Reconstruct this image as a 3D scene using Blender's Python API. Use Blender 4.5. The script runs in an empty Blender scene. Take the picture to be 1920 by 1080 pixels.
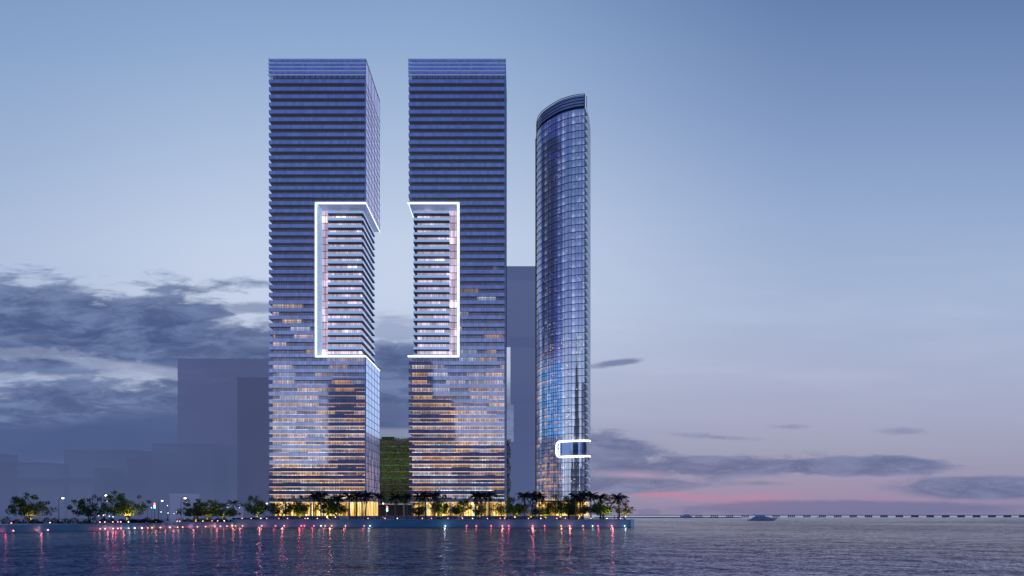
import bpy, bmesh, math, random
from mathutils import Vector, Matrix
random.seed(7)
S = bpy.context.scene
COL = S.collection
PI = math.pi
F = 1786.0          # focal length in photo pixels
CX, CY = 968.0, 966.0
CH = 5.67           # eye height above the water
def wx(px, Y): return (px - CX) * Y / F
def wz(py, Y): return CH + (CY - py) * Y / F
def s2l(c):
    c = c / 255.0
    return c / 12.92 if c <= 0.04045 else ((c + 0.055) / 1.055) ** 2.4
def rgb(r, g, b, k=1.0): return (s2l(r) * k, s2l(g) * k, s2l(b) * k, 1)

# ------------------------------------------------------------------ node helpers
class NB:
    def __init__(self, tree):
        self.t = tree; self.n = tree.nodes; self.l = tree.links
    def new(self, typ, **kw):
        nd = self.n.new(typ)
        for k, v in kw.items(): setattr(nd, k, v)
        return nd
    def put(self, sock, v):
        if v is None: return
        if isinstance(v, bpy.types.NodeSocket): self.l.new(v, sock)
        elif isinstance(v, (tuple, list)) and sock.type == 'VECTOR': sock.default_value = v[:3]
        elif isinstance(v, (tuple, list)): sock.default_value = v
        elif sock.type == 'RGBA': sock.default_value = (v, v, v, 1)
        else: sock.default_value = v
    def m(self, op, a, b=None, c=None, clamp=False):
        nd = self.new('ShaderNodeMath', operation=op, use_clamp=clamp)
        self.put(nd.inputs[0], a); self.put(nd.inputs[1], b)
        if c is not None: self.put(nd.inputs[2], c)
        return nd.outputs[0]
    def add(self, a, b): return self.m('ADD', a, b)
    def sub(self, a, b): return self.m('SUBTRACT', a, b)
    def mul(self, a, b): return self.m('MULTIPLY', a, b)
    def div(self, a, b): return self.m('DIVIDE', a, b)
    def ss(self, v, lo, hi, a=0.0, b=1.0, interp='SMOOTHSTEP'):
        nd = self.new('ShaderNodeMapRange', interpolation_type=interp)
        self.put(nd.inputs[0], v)
        for i, x in enumerate((lo, hi, a, b)): self.put(nd.inputs[i + 1], x)
        return nd.outputs[0]
    def mix(self, f, a, b, blend='MIX'):
        nd = self.new('ShaderNodeMix', data_type='RGBA', blend_type=blend)
        self.put(nd.inputs[0], f); self.put(nd.inputs[6], a); self.put(nd.inputs[7], b)
        return nd.outputs[2]
    def ramp(self, f, stops, interp='LINEAR'):
        nd = self.new('ShaderNodeValToRGB')
        cr = nd.color_ramp; cr.interpolation = interp
        while len(cr.elements) < len(stops): cr.elements.new(0.5)
        for e, (p, c) in zip(cr.elements, stops): e.position = p; e.color = c
        self.put(nd.inputs[0], f)
        return nd.outputs[0]
    def noise(self, vec, scale, detail=3, rough=0.5, dist=0.0, color=False):
        nd = self.new('ShaderNodeTexNoise')
        self.put(nd.inputs['Vector'], vec); nd.inputs['Scale'].default_value = scale
        nd.inputs['Detail'].default_value = detail; nd.inputs['Roughness'].default_value = rough
        nd.inputs['Distortion'].default_value = dist
        return nd.outputs[1] if color else nd.outputs[0]
    def comb(self, x, y, z):
        nd = self.new('ShaderNodeCombineXYZ')
        for i, v in enumerate((x, y, z)): self.put(nd.inputs[i], v)
        return nd.outputs[0]
    def sep(self, v):
        nd = self.new('ShaderNodeSeparateXYZ'); self.put(nd.inputs[0], v)
        return nd.outputs
    def white(self, x, y):
        nd = self.new('ShaderNodeTexWhiteNoise', noise_dimensions='2D')
        self.put(nd.inputs['Vector'], self.comb(x, y, 0.0))
        return nd.outputs[0]
    def pos(self): return self.sep(self.new('ShaderNodeNewGeometry').outputs['Position'])

def material(name):
    m = bpy.data.materials.new(name); m.use_nodes = True
    nb = NB(m.node_tree); nb.n.clear()
    out = nb.new('ShaderNodeOutputMaterial')
    return m, nb, out
def principled(nb, out, base, rough=0.5, metal=0.0, emis=None, estr=None, spec=None, normal=None, ior=None):
    p = nb.new('ShaderNodeBsdfPrincipled')
    nb.put(p.inputs['Base Color'], base); nb.put(p.inputs['Roughness'], rough); nb.put(p.inputs['Metallic'], metal)
    if emis is not None:
        nb.put(p.inputs['Emission Color'], emis); nb.put(p.inputs['Emission Strength'], 1.0 if estr is None else estr)
    if spec is not None: nb.put(p.inputs['Specular IOR Level'], spec)
    if ior is not None: nb.put(p.inputs['IOR'], ior)
    if normal is not None: nb.put(p.inputs['Normal'], normal)
    nb.l.new(p.outputs[0], out.inputs[0])
    return p
def simple(name, base, rough=0.6, metal=0.0, emis=None, estr=None, var=0.15, vscale=0.6):
    m, nb, out = material(name)
    n = nb.noise(nb.new('ShaderNodeNewGeometry').outputs['Position'], vscale, 4)
    k = nb.ss(n, 0.3, 0.7, 1 - var, 1 + var, 'LINEAR')
    c = nb.mix(1.0, base, k, 'MULTIPLY')
    principled(nb, out, c, rough, metal, emis, estr)
    return m
def emit(name, col, strength):
    m, nb, out = material(name)
    e = nb.new('ShaderNodeEmission'); nb.put(e.inputs[0], col); e.inputs[1].default_value = strength
    nb.l.new(e.outputs[0], out.inputs[0])
    return m

# ------------------------------------------------------------------ mesh helpers
def box(bm, x0, x1, y0, y1, z0, z1, mi=0):
    vs = [bm.verts.new((x, y, z)) for z in (z0, z1) for y in (y0, y1) for x in (x0, x1)]
    for f in ((0, 2, 3, 1), (4, 5, 7, 6), (0, 1, 5, 4), (2, 6, 7, 3), (0, 4, 6, 2), (1, 3, 7, 5)):
        fc = bm.faces.new([vs[i] for i in f]); fc.material_index = mi
def tube(bm, pts, radii, seg=6, mi=0, cap=True):
    rings = []
    for i, p in enumerate(pts):
        p = Vector(p)
        d = (Vector(pts[min(i + 1, len(pts) - 1)]) - Vector(pts[max(i - 1, 0)])).normalized()
        a = d.orthogonal().normalized() if abs(d.z) < 0.9 else Vector((1, 0, 0)).cross(d).normalized()
        b = d.cross(a)
        rings.append([bm.verts.new(p + radii[i] * (a * math.cos(2 * PI * k / seg) + b * math.sin(2 * PI * k / seg))) for k in range(seg)])
    for r0, r1 in zip(rings, rings[1:]):
        for k in range(seg):
            f = bm.faces.new((r0[k], r0[(k + 1) % seg], r1[(k + 1) % seg], r1[k])); f.material_index = mi; f.smooth = True
    if cap:
        for r in (rings[0], rings[-1]):
            try:
                f = bm.faces.new(r); f.material_index = mi
            except ValueError: pass
def prism(bm, pts, z0, z1, mi=0):
    lo = [bm.verts.new((x, y, z0)) for x, y in pts]; hi = [bm.verts.new((x, y, z1)) for x, y in pts]
    n = len(pts)
    for i in range(n):
        f = bm.faces.new((lo[i], lo[(i + 1) % n], hi[(i + 1) % n], hi[i])); f.material_index = mi
    bm.faces.new(hi).material_index = mi; bm.faces.new(lo[::-1]).material_index = mi
def sphere(bm, c, r, mi=0, u=10, v=6, sz=1.0):
    geo = bmesh.ops.create_uvsphere(bm, u_segments=u, v_segments=v, radius=r, matrix=Matrix.Translation(c) @ Matrix.Diagonal((1, 1, sz, 1)))
    for vt in geo['verts']:
        for f in vt.link_faces: f.material_index = mi; f.smooth = True
def mesh(name, bm, mats):
    bmesh.ops.recalc_face_normals(bm, faces=bm.faces)
    me = bpy.data.meshes.new(name); bm.to_mesh(me); bm.free()
    for m in (mats if isinstance(mats, (list, tuple)) else [mats]): me.materials.append(m)
    return me
def obj(name, me, parent=None, loc=(0, 0, 0), rz=0.0, sc=None):
    o = bpy.data.objects.new(name, me); COL.objects.link(o)
    o.location = loc; o.rotation_euler = (0, 0, rz)
    if sc: o.scale = (sc, sc, sc) if not isinstance(sc, tuple) else sc
    if parent: o.parent = parent
    return o
def tag(o, label, cat, group=None, kind=None):
    if label: o['label'] = label
    if cat: o['category'] = cat
    if group: o['group'] = group
    if kind: o['kind'] = kind
    return o
def thing(name, label, cat, loc=(0, 0, 0), group=None, rz=0.0):
    return tag(obj(name, None, None, loc, rz), label, cat, group)
def struct(name, bm, mats):
    o = obj(name, mesh(name, bm, mats)); o['kind'] = 'structure'; return o
def wpart(name, bm, mats, parent):
    """part built in world coordinates; moved into the space of its (unrotated) parent chain"""
    off = Vector((0, 0, 0)); p = parent
    while p: off += Vector(p.location); p = p.parent
    bmesh.ops.translate(bm, vec=-off, verts=bm.verts)
    return obj(name, mesh(name, bm, mats), parent)
def copy_tree(o, parent=None):
    c = o.copy(); COL.objects.link(c); c.parent = parent
    for ch in list(o.children): copy_tree(ch, c)
    return c
ORD = ['first', 'second', 'third', 'fourth', 'fifth', 'sixth', 'seventh', 'eighth', 'ninth', 'tenth', 'eleventh', 'twelfth',
       'thirteenth', 'fourteenth', 'fifteenth', 'sixteenth', 'seventeenth', 'eighteenth', 'nineteenth', 'twentieth']

# ------------------------------------------------------------------ camera
cam = bpy.data.cameras.new('camera'); co = bpy.data.objects.new('camera', cam); COL.objects.link(co)
cam.sensor_width = 36; cam.lens = 36 * F / 1920
cam.shift_x = (960 - CX) / 1920; cam.shift_y = (CY - 540) / 1920
cam.clip_start = 0.5; cam.clip_end = 120000
co.location = (0, 0, CH); co.rotation_euler = (PI / 2, 0, 0)
S.camera = co
S.view_settings.view_transform = 'Standard'; S.view_settings.look = 'None'; S.view_settings.exposure = 0
S.cycles.use_denoising = True
S.cycles.max_bounces = 8; S.cycles.glossy_bounces = 4; S.cycles.diffuse_bounces = 2
S.cycles.sample_clamp_indirect = 12; S.cycles.caustics_reflective = False; S.cycles.caustics_refractive = False

# ------------------------------------------------------------------ sky
W = bpy.data.worlds.new('World'); S.world = W; W.use_nodes = True
nb = NB(W.node_tree); nb.n.clear()
wout = nb.new('ShaderNodeOutputWorld'); bg = nb.new('ShaderNodeBackground')
D = nb.new('ShaderNodeTexCoord').outputs['Generated']
dx, dy, dz = nb.sep(D)
hyp = nb.m('SQRT', nb.add(nb.mul(dx, dx), nb.mul(dy, dy)))
t = nb.div(dz, nb.m('MAXIMUM', hyp, 0.02))               # tangent of elevation
ysafe = nb.m('MAXIMUM', dy, 0.05)
u = nb.div(dx, ysafe); v = nb.div(dz, ysafe)
front = nb.ss(dy, 0.25, 0.6)
K = 0.62   # ramp span in v
def st(lst): return [(max(0.0, min(1.0, ((CY - y) / F) / K)), rgb(*c)) for y, c in lst]
left = nb.ramp(nb.div(v, K), st([(966, (132, 138, 166)), (900, (140, 146, 175)), (820, (152, 160, 190)), (700, (180, 190, 216)), (560, (197, 209, 232)), (450, (194, 208, 232)), (300, (174, 193, 223)), (100, (146, 172, 209)), (0, (133, 162, 203))]))
right = nb.ramp(nb.div(v, K), st([(966, (128, 126, 162)), (935, (150, 138, 170)), (860, (154, 155, 182)), (780, (162, 168, 196)), (680, (166, 177, 206)), (560, (163, 181, 212)), (400, (149, 171, 208)), (200, (124, 149, 192)), (0, (100, 128, 174))]))
base = nb.mix(nb.ss(u, -0.12, 0.34), left, right)
# a darker far left upper corner
base = nb.mix(nb.mul(nb.ss(u, -0.25, -0.6), 0.35), base, rgb(120, 148, 192))
dist = nb.noise(nb.comb(nb.mul(u, 2.2), nb.mul(v, 9.0), 0.0), 2.6, 7, 0.58)
dist2 = nb.noise(nb.comb(nb.mul(u, 6.0), nb.mul(v, 22.0), 3.3), 3.1, 8, 0.66, 0.5)
streak = nb.noise(nb.comb(nb.mul(u, 4.0), nb.mul(v, 30.0), 9.1), 1.2, 6, 0.6)
dn = nb.add(nb.mul(nb.sub(dist, 0.5), 2.1), nb.mul(nb.sub(dist2, 0.5), 1.3))
def blob(cx, cy, rx, ry, soft=0.5, amp=1.0, tilt=0.0):
    soft *= 0.6; rx *= 1.18; ry *= 1.2
    a = nb.div(nb.sub(u, (cx - CX) / F), rx / F)
    b0 = nb.sub(v, (CY - cy) / F)
    if tilt: b0 = nb.sub(b0, nb.mul(nb.sub(u, (cx - CX) / F), tilt))
    b = nb.div(b0, ry / F)
    r = nb.m('SQRT', nb.add(nb.mul(a, a), nb.mul(b, b)))
    return nb.ss(nb.add(nb.sub(1.0, r), nb.mul(dn, amp)), 0.0, soft)
c = base
# soft pale haze streaks high up
c = nb.mix(nb.mul(nb.ss(streak, 0.42, 0.75), nb.mul(nb.mul(nb.ss(v, 0.05, 0.15), nb.ss(v, 0.34, 0.2)), 0.12)), c, rgb(214, 216, 236))
def lay(c, mask, col, k): return nb.mix(nb.mul(mask, k), c, col)
dark = rgb(84, 102, 146); dark2 = rgb(74, 92, 136)
inner = nb.mix(nb.ss(dist2, 0.35, 0.68), rgb(72, 90, 134), rgb(112, 130, 170))
inner_r = nb.mix(nb.ss(dist2, 0.35, 0.7), rgb(88, 104, 146), rgb(124, 134, 170))
# left cloud bank
c = lay(c, blob(210, 622, 250, 70, 0.6, 0.9, 0.25), inner, 0.95)
c = lay(c, blob(-60, 595, 260, 80, 0.6, 0.9), inner, 0.95)
c = lay(c, blob(420, 650, 260, 62, 0.7, 0.9), inner, 0.9)
c = lay(c, blob(470, 578, 90, 16, 0.8, 0.8), dark, 0.6)
c = lay(c, blob(640, 700, 230, 70, 0.7, 0.9), inner, 0.9)
c = lay(c, blob(760, 745, 130, 95, 0.7, 0.7), inner, 0.88)
c = lay(c, blob(965, 800, 90, 90, 0.9, 0.5), inner, 0.8)
c = lay(c, blob(735, 620, 75, 26, 0.8, 0.9), rgb(140, 155, 190), 0.7)
c = lay(c, blob(240, 790, 420, 78, 0.5, 0.8), inner, 0.95)
c = lay(c, blob(30, 860, 520, 60, 0.6, 0.6), dark2, 0.9)
c = lay(c, blob(480, 830, 380, 70, 0.6, 0.6), dark2, 0.85)
c = lay(c, blob(180, 640, 330, 70, 1.0, 0.4), inner, 0.85)
c = lay(c, blob(250, 690, 140, 14, 0.9, 1.0, -0.12), rgb(176, 184, 212), 0.45)
c = lay(c, blob(60, 662, 120, 14, 0.9, 1.0), rgb(170, 178, 206), 0.35)
c = lay(c, blob(740, 815, 120, 14, 0.9, 0.5), rgb(150, 158, 184), 0.6)
# right side
c = lay(c, blob(1160, 680, 70, 8, 1.0, 0.75, 0.12), rgb(112, 126, 165), 0.9)
c = lay(c, blob(1140, 838, 130, 32, 0.8, 1.0, -0.1), inner_r, 0.95)
c = lay(c, blob(1330, 872, 250, 25, 0.8, 1.1, -0.02), inner_r, 0.95)
c = lay(c, blob(1600, 876, 220, 17, 0.8, 1.1), inner_r, 0.9)
c = lay(c, blob(1345, 820, 120, 8, 1.6, 1.5, -0.06), rgb(118, 128, 166), 0.75)
c = lay(c, blob(1480, 800, 40, 5, 1.6, 1.3), rgb(126, 134, 170), 0.6)
c = lay(c, blob(1690, 808, 60, 8, 1.8, 1.5), rgb(122, 132, 168), 0.6)
c = lay(c, blob(1850, 915, 200, 22, 0.6, 0.6), inner_r, 0.9)
c = lay(c, blob(1150, 910, 150, 18, 0.7, 0.6), inner_r, 0.85)
c = lay(c, blob(1420, 906, 80, 8, 1.6, 1.5), inner_r, 0.7)
c = lay(c, blob(1200, 890, 80, 12, 1.8, 1.3), rgb(178, 150, 176), 0.5)
c = lay(c, blob(1310, 934, 200, 13, 1.8, 1.5), rgb(184, 130, 164), 0.6)
c = lay(c, blob(1240, 928, 60, 6, 0.8, 0.9), rgb(204, 124, 156), 0.4)
c = lay(c, blob(1390, 948, 60, 6, 0.8, 0.9), rgb(204, 124, 156), 0.35)
c = lay(c, blob(1590, 953, 330, 15, 0.7, 0.5), rgb(108, 114, 154), 0.85)
c = lay(c, blob(1300, 958, 22, 9, 0.7, 0.5), rgb(116, 120, 158), 0.8)
c = lay(c, blob(1215, 960, 26, 7, 0.7, 0.5), rgb(116, 120, 158), 0.8)
# the rest of the sky (behind and beside the viewpoint): pale dusk band at the horizon, deep blue above
back = nb.ramp(nb.div(t, 0.8), [(0.0, (0.24, 0.26, 0.42, 1)), (0.06, (0.43, 0.48, 0.66, 1)), (0.16, (0.36, 0.42, 0.63, 1)), (0.30, (0.15, 0.20, 0.43, 1)), (0.45, (0.11, 0.18, 0.42, 1)), (0.62, (0.085, 0.135, 0.42, 1)), (1.0, (0.09, 0.15, 0.42, 1))])
up = nb.noise(nb.comb(nb.mul(dx, 1.0), nb.mul(dy, 1.0), nb.mul(dz, 4.0)), 2.4, 5, 0.55)
back = nb.mix(nb.mul(nb.ss(up, 0.45, 0.75), 0.25), back, rgb(150, 160, 200))
sky = nb.mix(front, back, c)
sky = nb.mix(nb.ss(t, 0.62, 1.5), sky, (0.10, 0.17, 0.40, 1))     # zenith
sky = nb.mix(nb.ss(dz, 0.0, -0.03), sky, (0.03, 0.04, 0.08, 1))
nish = nb.new('ShaderNodeTexSky'); nish.sky_type = 'NISHITA'; nish.sun_disc = False
nish.sun_elevation = math.radians(2.0); nish.sun_rotation = math.radians(12)
fin = nb.mix(1.0, sky, nb.mix(1.0, nish.outputs[0], (0.001, 0.001, 0.001, 1), 'MULTIPLY'), 'ADD')
nb.l.new(fin, bg.inputs[0]); bg.inputs[1].default_value = 1.0
nb.l.new(bg.outputs[0], wout.inputs[0])
sun = bpy.data.lights.new('sun', 'SUN'); sun.energy = 0.15; sun.angle = math.radians(60); sun.color = (1.0, 0.72, 0.74)
so = bpy.data.objects.new('sun', sun); COL.objects.link(so)
sd = Vector((math.sin(math.radians(12)), math.cos(math.radians(12)), math.tan(math.radians(6))))
so.rotation_euler = sd.to_track_quat('Z', 'Y').to_euler()

# ------------------------------------------------------------------ materials
def glass_band(name, tint, rough=0.03, metal=0.85, var=0.12, bay=1.5):
    m, nb, out = material(name)
    x, y, z = nb.pos()
    s = nb.add(x, y)
    cell = nb.white(nb.m('FLOOR', nb.div(s, bay)), nb.m('FLOOR', nb.div(z, 3.99)))
    line = nb.m('LESS_THAN', nb.m('FRACT', nb.div(s, bay)), 0.09)
    k = nb.mul(nb.ss(cell, 0, 1, 1 - var, 1 + var, 'LINEAR'), nb.sub(1.0, nb.mul(line, 0.25)))
    principled(nb, out, nb.mix(1.0, tint, k, 'MULTIPLY'), rough, metal)
    return m
M = {}
M['band'] = glass_band('tinted_balustrade_glass', (0.60, 0.66, 0.90, 1))
M['band_blue'] = simple('pale_balustrade_glass', (0.42, 0.62, 0.92, 1), 0.3, 0.0, (0.42, 0.66, 1.0, 1), 0.42)  # emission paints in the frame's light on the glass
M['rail'] = simple('crown_rail_paint', (0.8, 0.88, 1.0, 1), 0.4, 0.0, (0.4, 0.6, 1.0, 1), 0.22)  # slight emission added to brighten the rails, no lamp in them
M['slab'] = simple('slab_concrete', (0.30, 0.32, 0.40, 1), 0.7, 0.0, (0.40, 0.46, 0.80, 1), 0.055)  # light painted in as faint emission, so undersides stay off black
M['slab_dark'] = simple('dark_soffit', (0.05, 0.045, 0.07, 1), 0.7)
M['edge'] = simple('pale_edge_trim', (0.45, 0.55, 0.75, 1), 0.35, 0.3)
M['panel'] = simple('pale_blue_panel', (0.62, 0.76, 0.90, 1), 0.5, 0.0, (0.5, 0.72, 1.0, 1), 0.30)  # painted-in light: emission brightens the reveals
M['soffit'] = simple('grey_soffit_panel', (0.48, 0.55, 0.72, 1), 0.5, 0.0, (0.5, 0.6, 0.9, 1), 0.12)  # weak emission stands in for light falling on the soffits
M['dark'] = simple('dark_metal', (0.03, 0.035, 0.06, 1), 0.4, 0.5)
M['black'] = simple('black_paint', (0.012, 0.012, 0.016, 1), 0.4)
M['roof'] = simple('roof_gravel', (0.12, 0.12, 0.14, 1), 0.9)
M['white_light'] = emit('white_light_tube', (0.90, 0.95, 1.0, 1), 2.4)

def window_wall(name, zlo, zhi, floor_h, bay=1.35, room=10.0, z0=0.0, warm=1.0, base=(0.34, 0.36, 0.42, 1), always=0.0):
    """dark reflective window strip with lit rooms: rooms and curtains vary by bay and by storey"""
    m, nb, out = material(name)
    x, y, z = nb.pos()
    s = nb.add(x, nb.mul(y, 1.0))
    fl = nb.m('FLOOR', nb.div(nb.sub(z, z0), floor_h)); fz = nb.m('FRACT', nb.div(nb.sub(z, z0), floor_h))
    jitter = nb.mul(nb.white(fl, 3.0), 40.0)
    roomi = nb.m('FLOOR', nb.div(nb.add(s, jitter), room))
    r1 = nb.white(roomi, nb.add(fl, 11.0)); r2 = nb.white(nb.add(roomi, 57.0), nb.add(fl, 5.0)); r3 = nb.white(nb.add(roomi, 91.0), nb.add(fl, 29.0))
    p = nb.add(nb.ss(z, zhi, zlo, -0.10, 0.92, 'LINEAR'), always)
    big = nb.noise(nb.comb(nb.mul(s, 0.05), 0.0, nb.mul(z, 0.06)), 1.0, 2)
    lit = nb.ss(nb.sub(nb.add(p, nb.mul(nb.sub(big, 0.5), 0.5)), r1), 0.0, 0.12)
    bays = nb.white(nb.m('FLOOR', nb.div(s, bay)), fl)
    fine = nb.noise(nb.comb(nb.mul(s, 1.9), 0.0, nb.mul(fl, 7.3)), 1.0, 3, 0.6)
    vert = nb.ss(fz, 0.25, 0.62, 0.30, 1.2)
    col = nb.ramp(r2, [(0.0, (1.0, 0.50, 0.14, 1)), (0.34, (1.0, 0.60, 0.24, 1)), (0.5, (1.0, 0.70, 0.50, 1)), (0.78, (0.9, 0.72, 0.78, 1)), (0.9, (0.62, 0.80, 1.0, 1)), (1.0, (1.0, 0.88, 0.66, 1))])
    mull = nb.sub(1.0, nb.mul(nb.m('LESS_THAN', nb.m('FRACT', nb.div(s, bay)), 0.14), 0.65))
    st_ = nb.mul(nb.mul(nb.mul(lit, vert), nb.mul(mull, nb.ss(fine, 0.3, 0.7, 0.35, 1.3))), nb.ss(r3, 0, 1, 0.45, 1.25, 'LINEAR'))
    st_ = nb.mul(st_, nb.ss(bays, 0, 1, 0.6, 1.25, 'LINEAR'))
    st_ = nb.mul(st_, 1.15 * warm)
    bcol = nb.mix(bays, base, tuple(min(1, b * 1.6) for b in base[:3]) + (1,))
    bcol = nb.mix(nb.ss(z, 60, 165), bcol, nb.mix(bays, (0.20, 0.17, 0.13, 1), (0.30, 0.25, 0.20, 1)))  # upper panes painted darker, matching a dimmer mirrored sky
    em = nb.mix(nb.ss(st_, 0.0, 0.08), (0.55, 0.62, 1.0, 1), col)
    principled(nb, out, nb.mix(1.0, bcol, mull, 'MULTIPLY'), 0.08, 0.8, em, nb.add(st_, nb.mul(mull, 0.028)))  # faint blue fill glow painted into the unlit panes
    return m
FH = 3.99
def Z5(py): return CH + (CY - py) * 0.28
BAND0 = Z5(149)                                 # top of the first spandrel below the crown
M['win'] = window_wall('tower_window_wall', 45.0, 150.0, FH, z0=BAND0 - 200 * FH)
M['rec_win'] = (lambda: None)()
def recess_win():
    m, nb, out = material('recess_window_wall')
    x, y, z = nb.pos(); s = nb.add(x, y)
    fl = nb.m('FLOOR', nb.div(z, 3.79))
    a = nb.white(nb.m('FLOOR', nb.div(s, 1.1)), fl)
    r = nb.white(nb.m('FLOOR', nb.div(nb.add(s, nb.mul(fl, 3.0)), 5.0)), fl)
    mull = nb.sub(1.0, nb.mul(nb.m('LESS_THAN', nb.m('FRACT', nb.div(s, 1.1)), 0.16), 0.6))
    fine = nb.noise(nb.comb(nb.mul(s, 2.2), 0.0, nb.mul(fl, 5.0)), 1.0, 2)
    e = nb.mul(nb.mul(mull, nb.ss(a, 0, 1, 0.45, 1.0)), nb.add(nb.ss(r, 0.2, 1.0, 0.30, 0.85), nb.mul(nb.ss(r, 0.93, 0.97), 0.7)))
    col = nb.mix(nb.ss(fine, 0.4, 0.6), (0.78, 0.55, 0.68, 1), (0.80, 0.72, 0.92, 1))
    principled(nb, out, (0.10, 0.10, 0.14, 1), 0.15, 0.2, col, nb.add(nb.mul(e, 1.6), 0.22))
    return m
M['rec_win'] = recess_win()
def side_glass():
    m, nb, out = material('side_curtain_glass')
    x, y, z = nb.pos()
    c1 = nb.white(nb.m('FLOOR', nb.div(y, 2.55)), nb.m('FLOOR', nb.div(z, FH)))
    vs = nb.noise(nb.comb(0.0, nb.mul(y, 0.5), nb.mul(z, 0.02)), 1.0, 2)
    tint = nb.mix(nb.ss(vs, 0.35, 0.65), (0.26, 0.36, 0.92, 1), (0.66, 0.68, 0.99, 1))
    tint = nb.mix(nb.ss(z, 110, 60), tint, (0.42, 0.66, 1.0, 1))  # lower glass tinted bluer to paint in a sky reflection
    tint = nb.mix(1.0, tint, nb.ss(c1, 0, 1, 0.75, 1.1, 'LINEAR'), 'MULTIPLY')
    blue = nb.mul(nb.ss(z, 46, 52), nb.ss(z, 105, 88))  # painted blue glow band, no source behind the glass
    low_reflection = nb.mul(nb.ss(z, 50, 30), nb.m('GREATER_THAN', c1, 0.45))  # pinkish emission imitating a reflection low on the glass
    principled(nb, out, tint, nb.ss(z, 52, 47, 0.04, 0.38), 0.85, nb.mix(blue, (1.0, 0.42, 0.38, 1), (0.15, 0.5, 1.0, 1)), nb.add(nb.mul(low_reflection, 0.2), nb.mul(blue, 0.28)))
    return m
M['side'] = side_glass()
def lobby_mat():
    m, nb, out = material('lit_lobby_glass')
    x, y, z = nb.pos(); s = nb.add(x, y)
    a = nb.noise(nb.comb(nb.mul(s, 0.7), 0.0, nb.mul(z, 0.05)), 1.0, 4, 0.65)
    b = nb.noise(nb.comb(nb.mul(s, 0.12), 0.0, 0.0), 1.0, 2)
    d = nb.noise(nb.comb(s, 0.0, z), 1.6, 3)
    st_ = nb.mul(nb.mul(nb.ss(a, 0.35, 0.62, 0.12, 1.0), nb.ss(b, 0.32, 0.62, 0.45, 1.25)), nb.ss(d, 0.3, 0.6, 0.65, 1.15))
    col = nb.mix(nb.ss(a, 0.42, 0.68), (1.0, 0.50, 0.05, 1), (1.0, 0.86, 0.42, 1))
    principled(nb, out, (0.1, 0.08, 0.04, 1), 0.2, 0.0, col, nb.mul(st_, 1.7))
    return m
M['lobby'] = lobby_mat()
def strip_mat():
    m, nb, out = material('soffit_light_strip')
    x, y, z = nb.pos()
    n = nb.noise(nb.comb(nb.mul(x, 0.09), 0.0, nb.mul(z, 0.25)), 1.0, 2)
    st_ = nb.mul(nb.ss(z, 85, 28, 0.25, 1.2), nb.ss(n, 0.25, 0.6, 0.45, 1.1))
    e = nb.new('ShaderNodeEmission'); nb.put(e.inputs[0], (1.0, 0.70, 0.52, 1)); nb.put(e.inputs[1], nb.mul(st_, 0.8))
    nb.l.new(e.outputs[0], out.inputs[0]); return m
M['strip'] = strip_mat()

# ------------------------------------------------------------------ water
def water_mat():
    m, nb, out = material('sea_water')
    P = nb.new('ShaderNodeNewGeometry').outputs['Position']
    x, y, z = nb.sep(P)
    patch = nb.noise(nb.comb(nb.mul(x, 0.009), nb.mul(y, 0.006), 0.0), 1.0, 3, 0.5)
    a = nb.noise(nb.comb(nb.mul(x, 0.15), nb.add(nb.mul(y, 0.085), nb.mul(x, 0.012)), 0.0), 1.0, 3, 0.6, 0.9)
    b = nb.noise(nb.comb(nb.mul(x, 0.42), nb.mul(y, 0.32), 4.0), 1.0, 3, 0.6, 0.4)
    c_ = nb.noise(nb.comb(nb.mul(x, 1.6), nb.mul(y, 1.9), 8.0), 1.0, 2, 0.6)
    h = nb.add(nb.add(nb.mul(a, 5.6), nb.mul(b, 1.7)), nb.mul(c_, 0.12))
    far = nb.ss(y, 400, 3500, 1.0, 0.3, 'LINEAR')
    calm = nb.ss(patch, 0.35, 0.65, 0.65, 1.1)
    bp = nb.new('ShaderNodeBump'); nb.put(bp.inputs['Strength'], nb.mul(far, calm)); bp.inputs['Distance'].default_value = 0.85
    nb.put(bp.inputs['Height'], h)
    rough = nb.ss(y, 100, 3000, 0.09, 0.24, 'LINEAR')
    gl = nb.new('ShaderNodeBsdfGlossy'); nb.put(gl.inputs['Roughness'], rough); nb.put(gl.inputs['Normal'], bp.outputs[0])
    near = nb.mix(nb.ss(nb.add(x, nb.mul(nb.sub(patch, 0.5), 120.0)), -50, 110), (0.40, 0.55, 0.88, 1), (0.88, 0.97, 1.0, 1))  # reflection brightness painted in: darker near and left, paler right
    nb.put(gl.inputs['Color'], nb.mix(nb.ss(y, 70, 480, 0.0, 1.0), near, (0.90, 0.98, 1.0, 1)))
    df = nb.new('ShaderNodeBsdfDiffuse'); nb.put(df.inputs[0], (0.006, 0.014, 0.045, 1))
    fr = nb.new('ShaderNodeFresnel'); fr.inputs[0].default_value = 1.33; nb.put(fr.inputs['Normal'], bp.outputs[0])
    mx = nb.new('ShaderNodeMixShader'); nb.l.new(fr.outputs[0], mx.inputs[0]); nb.l.new(df.outputs[0], mx.inputs[1]); nb.l.new(gl.outputs[0], mx.inputs[2])
    nb.l.new(mx.outputs[0], out.inputs[0])
    return m
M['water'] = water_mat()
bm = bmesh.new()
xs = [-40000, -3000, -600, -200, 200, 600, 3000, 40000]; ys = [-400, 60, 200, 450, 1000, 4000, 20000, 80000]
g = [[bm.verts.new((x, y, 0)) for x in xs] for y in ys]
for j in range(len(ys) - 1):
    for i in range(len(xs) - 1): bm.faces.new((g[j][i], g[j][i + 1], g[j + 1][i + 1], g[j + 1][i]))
struct('sea_water', bm, M['water'])

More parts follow.
